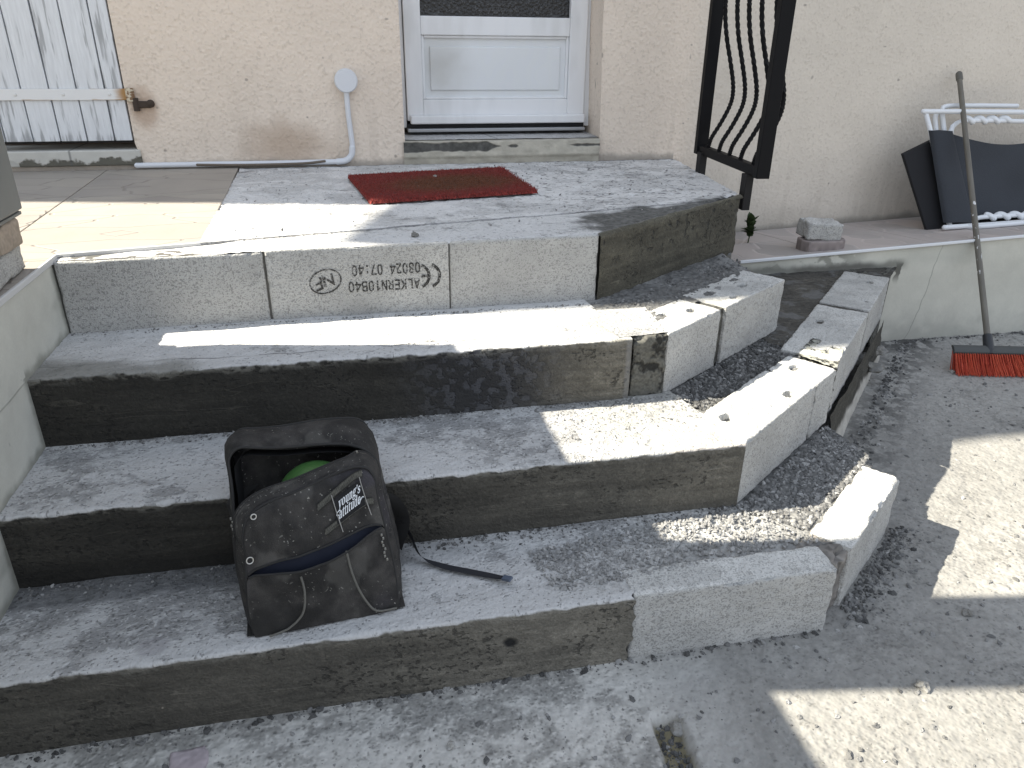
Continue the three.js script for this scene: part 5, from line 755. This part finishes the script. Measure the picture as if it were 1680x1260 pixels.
// ---------------------------------------------------------------- paver, stones, weed, crumbs
{
  const p = new THREE.Mesh(blockGeo(0.072, 0.05, 0.20, { seed: 61, r: 0.006, chip: 0.008, amp: 0.0012 }), matOf(bake(128, 128, 0, 0.2, 0, 0.2, 0.002, (x, y, o) => { const g = R2(x, y, 420), f = fbm(x * 40, y * 40, 3), v = 0.8 + 0.3 * g + 0.2 * (f - 0.5); o[0] = 0.40 * v; o[1] = 0.345 * v; o[2] = 0.36 * v; o[3] = 0.002 * (g - 0.5); }, true), 0.95));
  p.name = 'paving_brick'; p.position.set(-0.338, 0.006, 2.563); p.rotation.y = 0.12; scene.add(p); tag(p, 'pinkish paving brick set in the dusty ground before the lowest step', 'paving brick');
  const stT = bake(128, 128, 0, 1, 0, 1, 0.003, (x, y, o) => { const p = fbm(x * 9, y * 9, 4), v = 0.6 + 0.8 * p; o[0] = v; o[1] = 0.98 * v; o[2] = 0.94 * v; o[3] = 0.003 * p; }, true), sm = [0.27, 0.20, 0.36].map((k) => matOf(stT, 0.95, { color: new THREE.Color().setRGB(k, k * 0.98, k * 0.93) }));
  const st = (x, z, s, k, label, y) => { const m = new THREE.Mesh(stoneGeo(100 + Math.round(x * 97 + z * 31), 3, 0.5), sm[k]); m.name = numbered('stone'); m.scale.set(s, s, s); m.position.set(x, (y ?? groundH(x, z)) + s * 0.35, z); m.rotation.y = x * 9; scene.add(m); tag(m, label, 'stone'); };
  st(1.152, 2.512, 0.014, 0, 'largest pale stone on the ground, beside the sunlit strip at lower right');
  st(2.444, 1.062, 0.011, 2, 'pale stone lying right at the left end of the broom bristles');
  st(2.13, 0.975, 0.040, 1, 'lumpy grey stone at the foot of the far flank, nearer the low wall', 0.07); st(2.02, 1.10, 0.036, 1, 'lumpy grey stone at the foot of the far flank, nearer the viewer', 0.06);
  st(0.600, 2.492, 0.016, 0, 'grey stone at the head of the rubble-filled slot in the ground'); st(0.137, 2.46, 0.008, 2, 'small pale pebble on the dusty ground below the lowest step');
  st(0.87, 1.765, 0.010, 2, 'small whitish stone on the second step below the corner of the third', Y2); st(0.36, 0.45, 0.007, 2, 'tiny pale crumb lying on the red doormat', Y4 + 0.015); st(0.20, 1.335, 0.011, 1, 'flat grey crumb on the sunlit front edge of the landing', Y4); st(1.42, 2.335, 0.012, 1, 'grey stone on shaded ground between the two sunlit areas');
  // scattered grit: too fine to count
  const g1 = scatter(scene, 'ground_grit', 6500, 81, (r) => { const x = lerp(-0.7, 3.4, r()), z = lerp(0.76, 3.0, r()); if (x + z < 3.2 && z < 2.33 && x < 1.5 && z < 2.31 + 0 * x) { if (!(x > 1.1 && (x - 1.145) * 0.62 + (z - 2.234) * 0.785 > 0.02)) return null; } return [x, groundH(x, z), z]; }, (r) => 0.0009 + 0.0068 * Math.pow(r(), 6), (r) => 0.10 + 0.3 * r() * r());
  const g2 = scatter(scene, 'rubble', 3000, 82, (r) => { const k = r(); let x, z; if (k < 0.3) { const t = r(); x = lerp(1.12, 1.46, t) + 0.10 * r() * r(); z = lerp(2.26, 1.99, t) + 0.08 * r() * r(); } else if (k < 0.6) { const t = r(); x = lerp(1.50, 2.42, t) + 0.10 * r() * r() + 0.02; z = lerp(1.64, 0.72, t) + 0.05 * r() * r() + 0.02; } else if (k < 0.75) { x = lerp(2.4, 3.3, r()); z = 0.715 + 0.05 * r() * r(); } else if (k < 0.87) { z = lerp(2.48, 2.72, r()); x = 0.576 - 0.1 * (z - 2.5) + 0.05 * (r() - 0.5); } else { x = lerp(-0.7, 1.05, r()); z = 2.316 + 0.03 * r() * r(); } return [x, groundH(x, z), z]; }, (r) => 0.0014 + 0.0065 * Math.pow(r(), 4), (r) => 0.05 + 0.26 * r() * r());
  scatter(landing, 'crumbs', 500, 83, (r) => { const x = lerp(-0.35, 1.4, r()), z = lerp(0.05, 1.3, r()); if ((x - 0.741) * 0.568 + (z - 1.396) * 0.823 > -0.03) return null; return [x, Y4 + 0.001, z]; }, (r) => 0.0010 + 0.004 * Math.pow(r(), 4), (r) => 0.10 + 0.35 * r());
  // small weed in the corner behind the railing foot
  const w = thing('weed', 'small green weed growing at the corner of landing, wall ledge and railing', 'weed', [1.838, 0.388, 0.32]), lm = new THREE.MeshPhysicalMaterial({ color: new THREE.Color().setRGB(0.03, 0.055, 0.014), roughness: 0.7, side: THREE.DoubleSide }), r = rngOf(33);
  for (let i = 0; i < 44; i++) {
    const az = r() * 6.3, el = 0.2 + r() * 1.1, len = 0.03 + 0.03 * r(), h0 = 0.03 + 0.07 * r(), g = grid(3, 8, (u, v) => { const wd = 0.016 * Math.sin(Math.PI * Math.pow(v, 0.8)) * (u - 0.5) * 2, s = v * len, y = h0 + Math.sin(el) * s - 1.6 * s * s, d = Math.cos(el) * s; return [d * Math.cos(az) - wd * Math.sin(az), y + 0.15 * Math.abs(wd), d * Math.sin(az) + wd * Math.cos(az)]; }, (u, v) => [u, v]);
    part(w, 'leaf', g, lm);
  }
  part(w, 'stem', tube([[0, 0, 0], [0.004, 0.05, 0], [0.0, 0.10, 0.005]], 0.003, 10, 6), lm);
}

// ---------------------------------------------------------------- beyond the frame, on the left: gate post and low fence that shade the steps
{
  const post = thing('gate_post', 'square rendered gate post on the terrace beside the grey cabinet', 'post', [-1.15, Y4, 1.955]);
  part(post, 'shaft', box(0.30, 1.95, 0.25, 0.01), plain(0.45, 0.42, 0.37, 0.95), [0, 0.975, 0]); part(post, 'cap', box(0.36, 0.05, 0.31, 0.01), plain(0.45, 0.43, 0.4, 0.95), [0, 1.975, 0]);
  const f = thing('board_fence', 'low grey board fence along the terrace edge', 'fence', [-0.76, Y4, 2.1]), gm = plain(0.2, 0.2, 0.19, 0.8);
  for (let i = 0; i < 4; i++) part(f, 'board', box(0.02, 0.137, 1.28, 0.003), gm, [0, 0.072 + i * 0.139, 0.66]); for (const z of [0.05, 1.25]) part(f, 'fence_post', box(0.04, 0.56, 0.04), gm, [-0.031, 0.28, z]);
}

scene.traverse((o) => { if (o.isMesh || o.isInstancedMesh) { o.castShadow = true; o.receiveShadow = true; } });
renderer.setSize(1024, 768);
renderer.render(scene, camera);
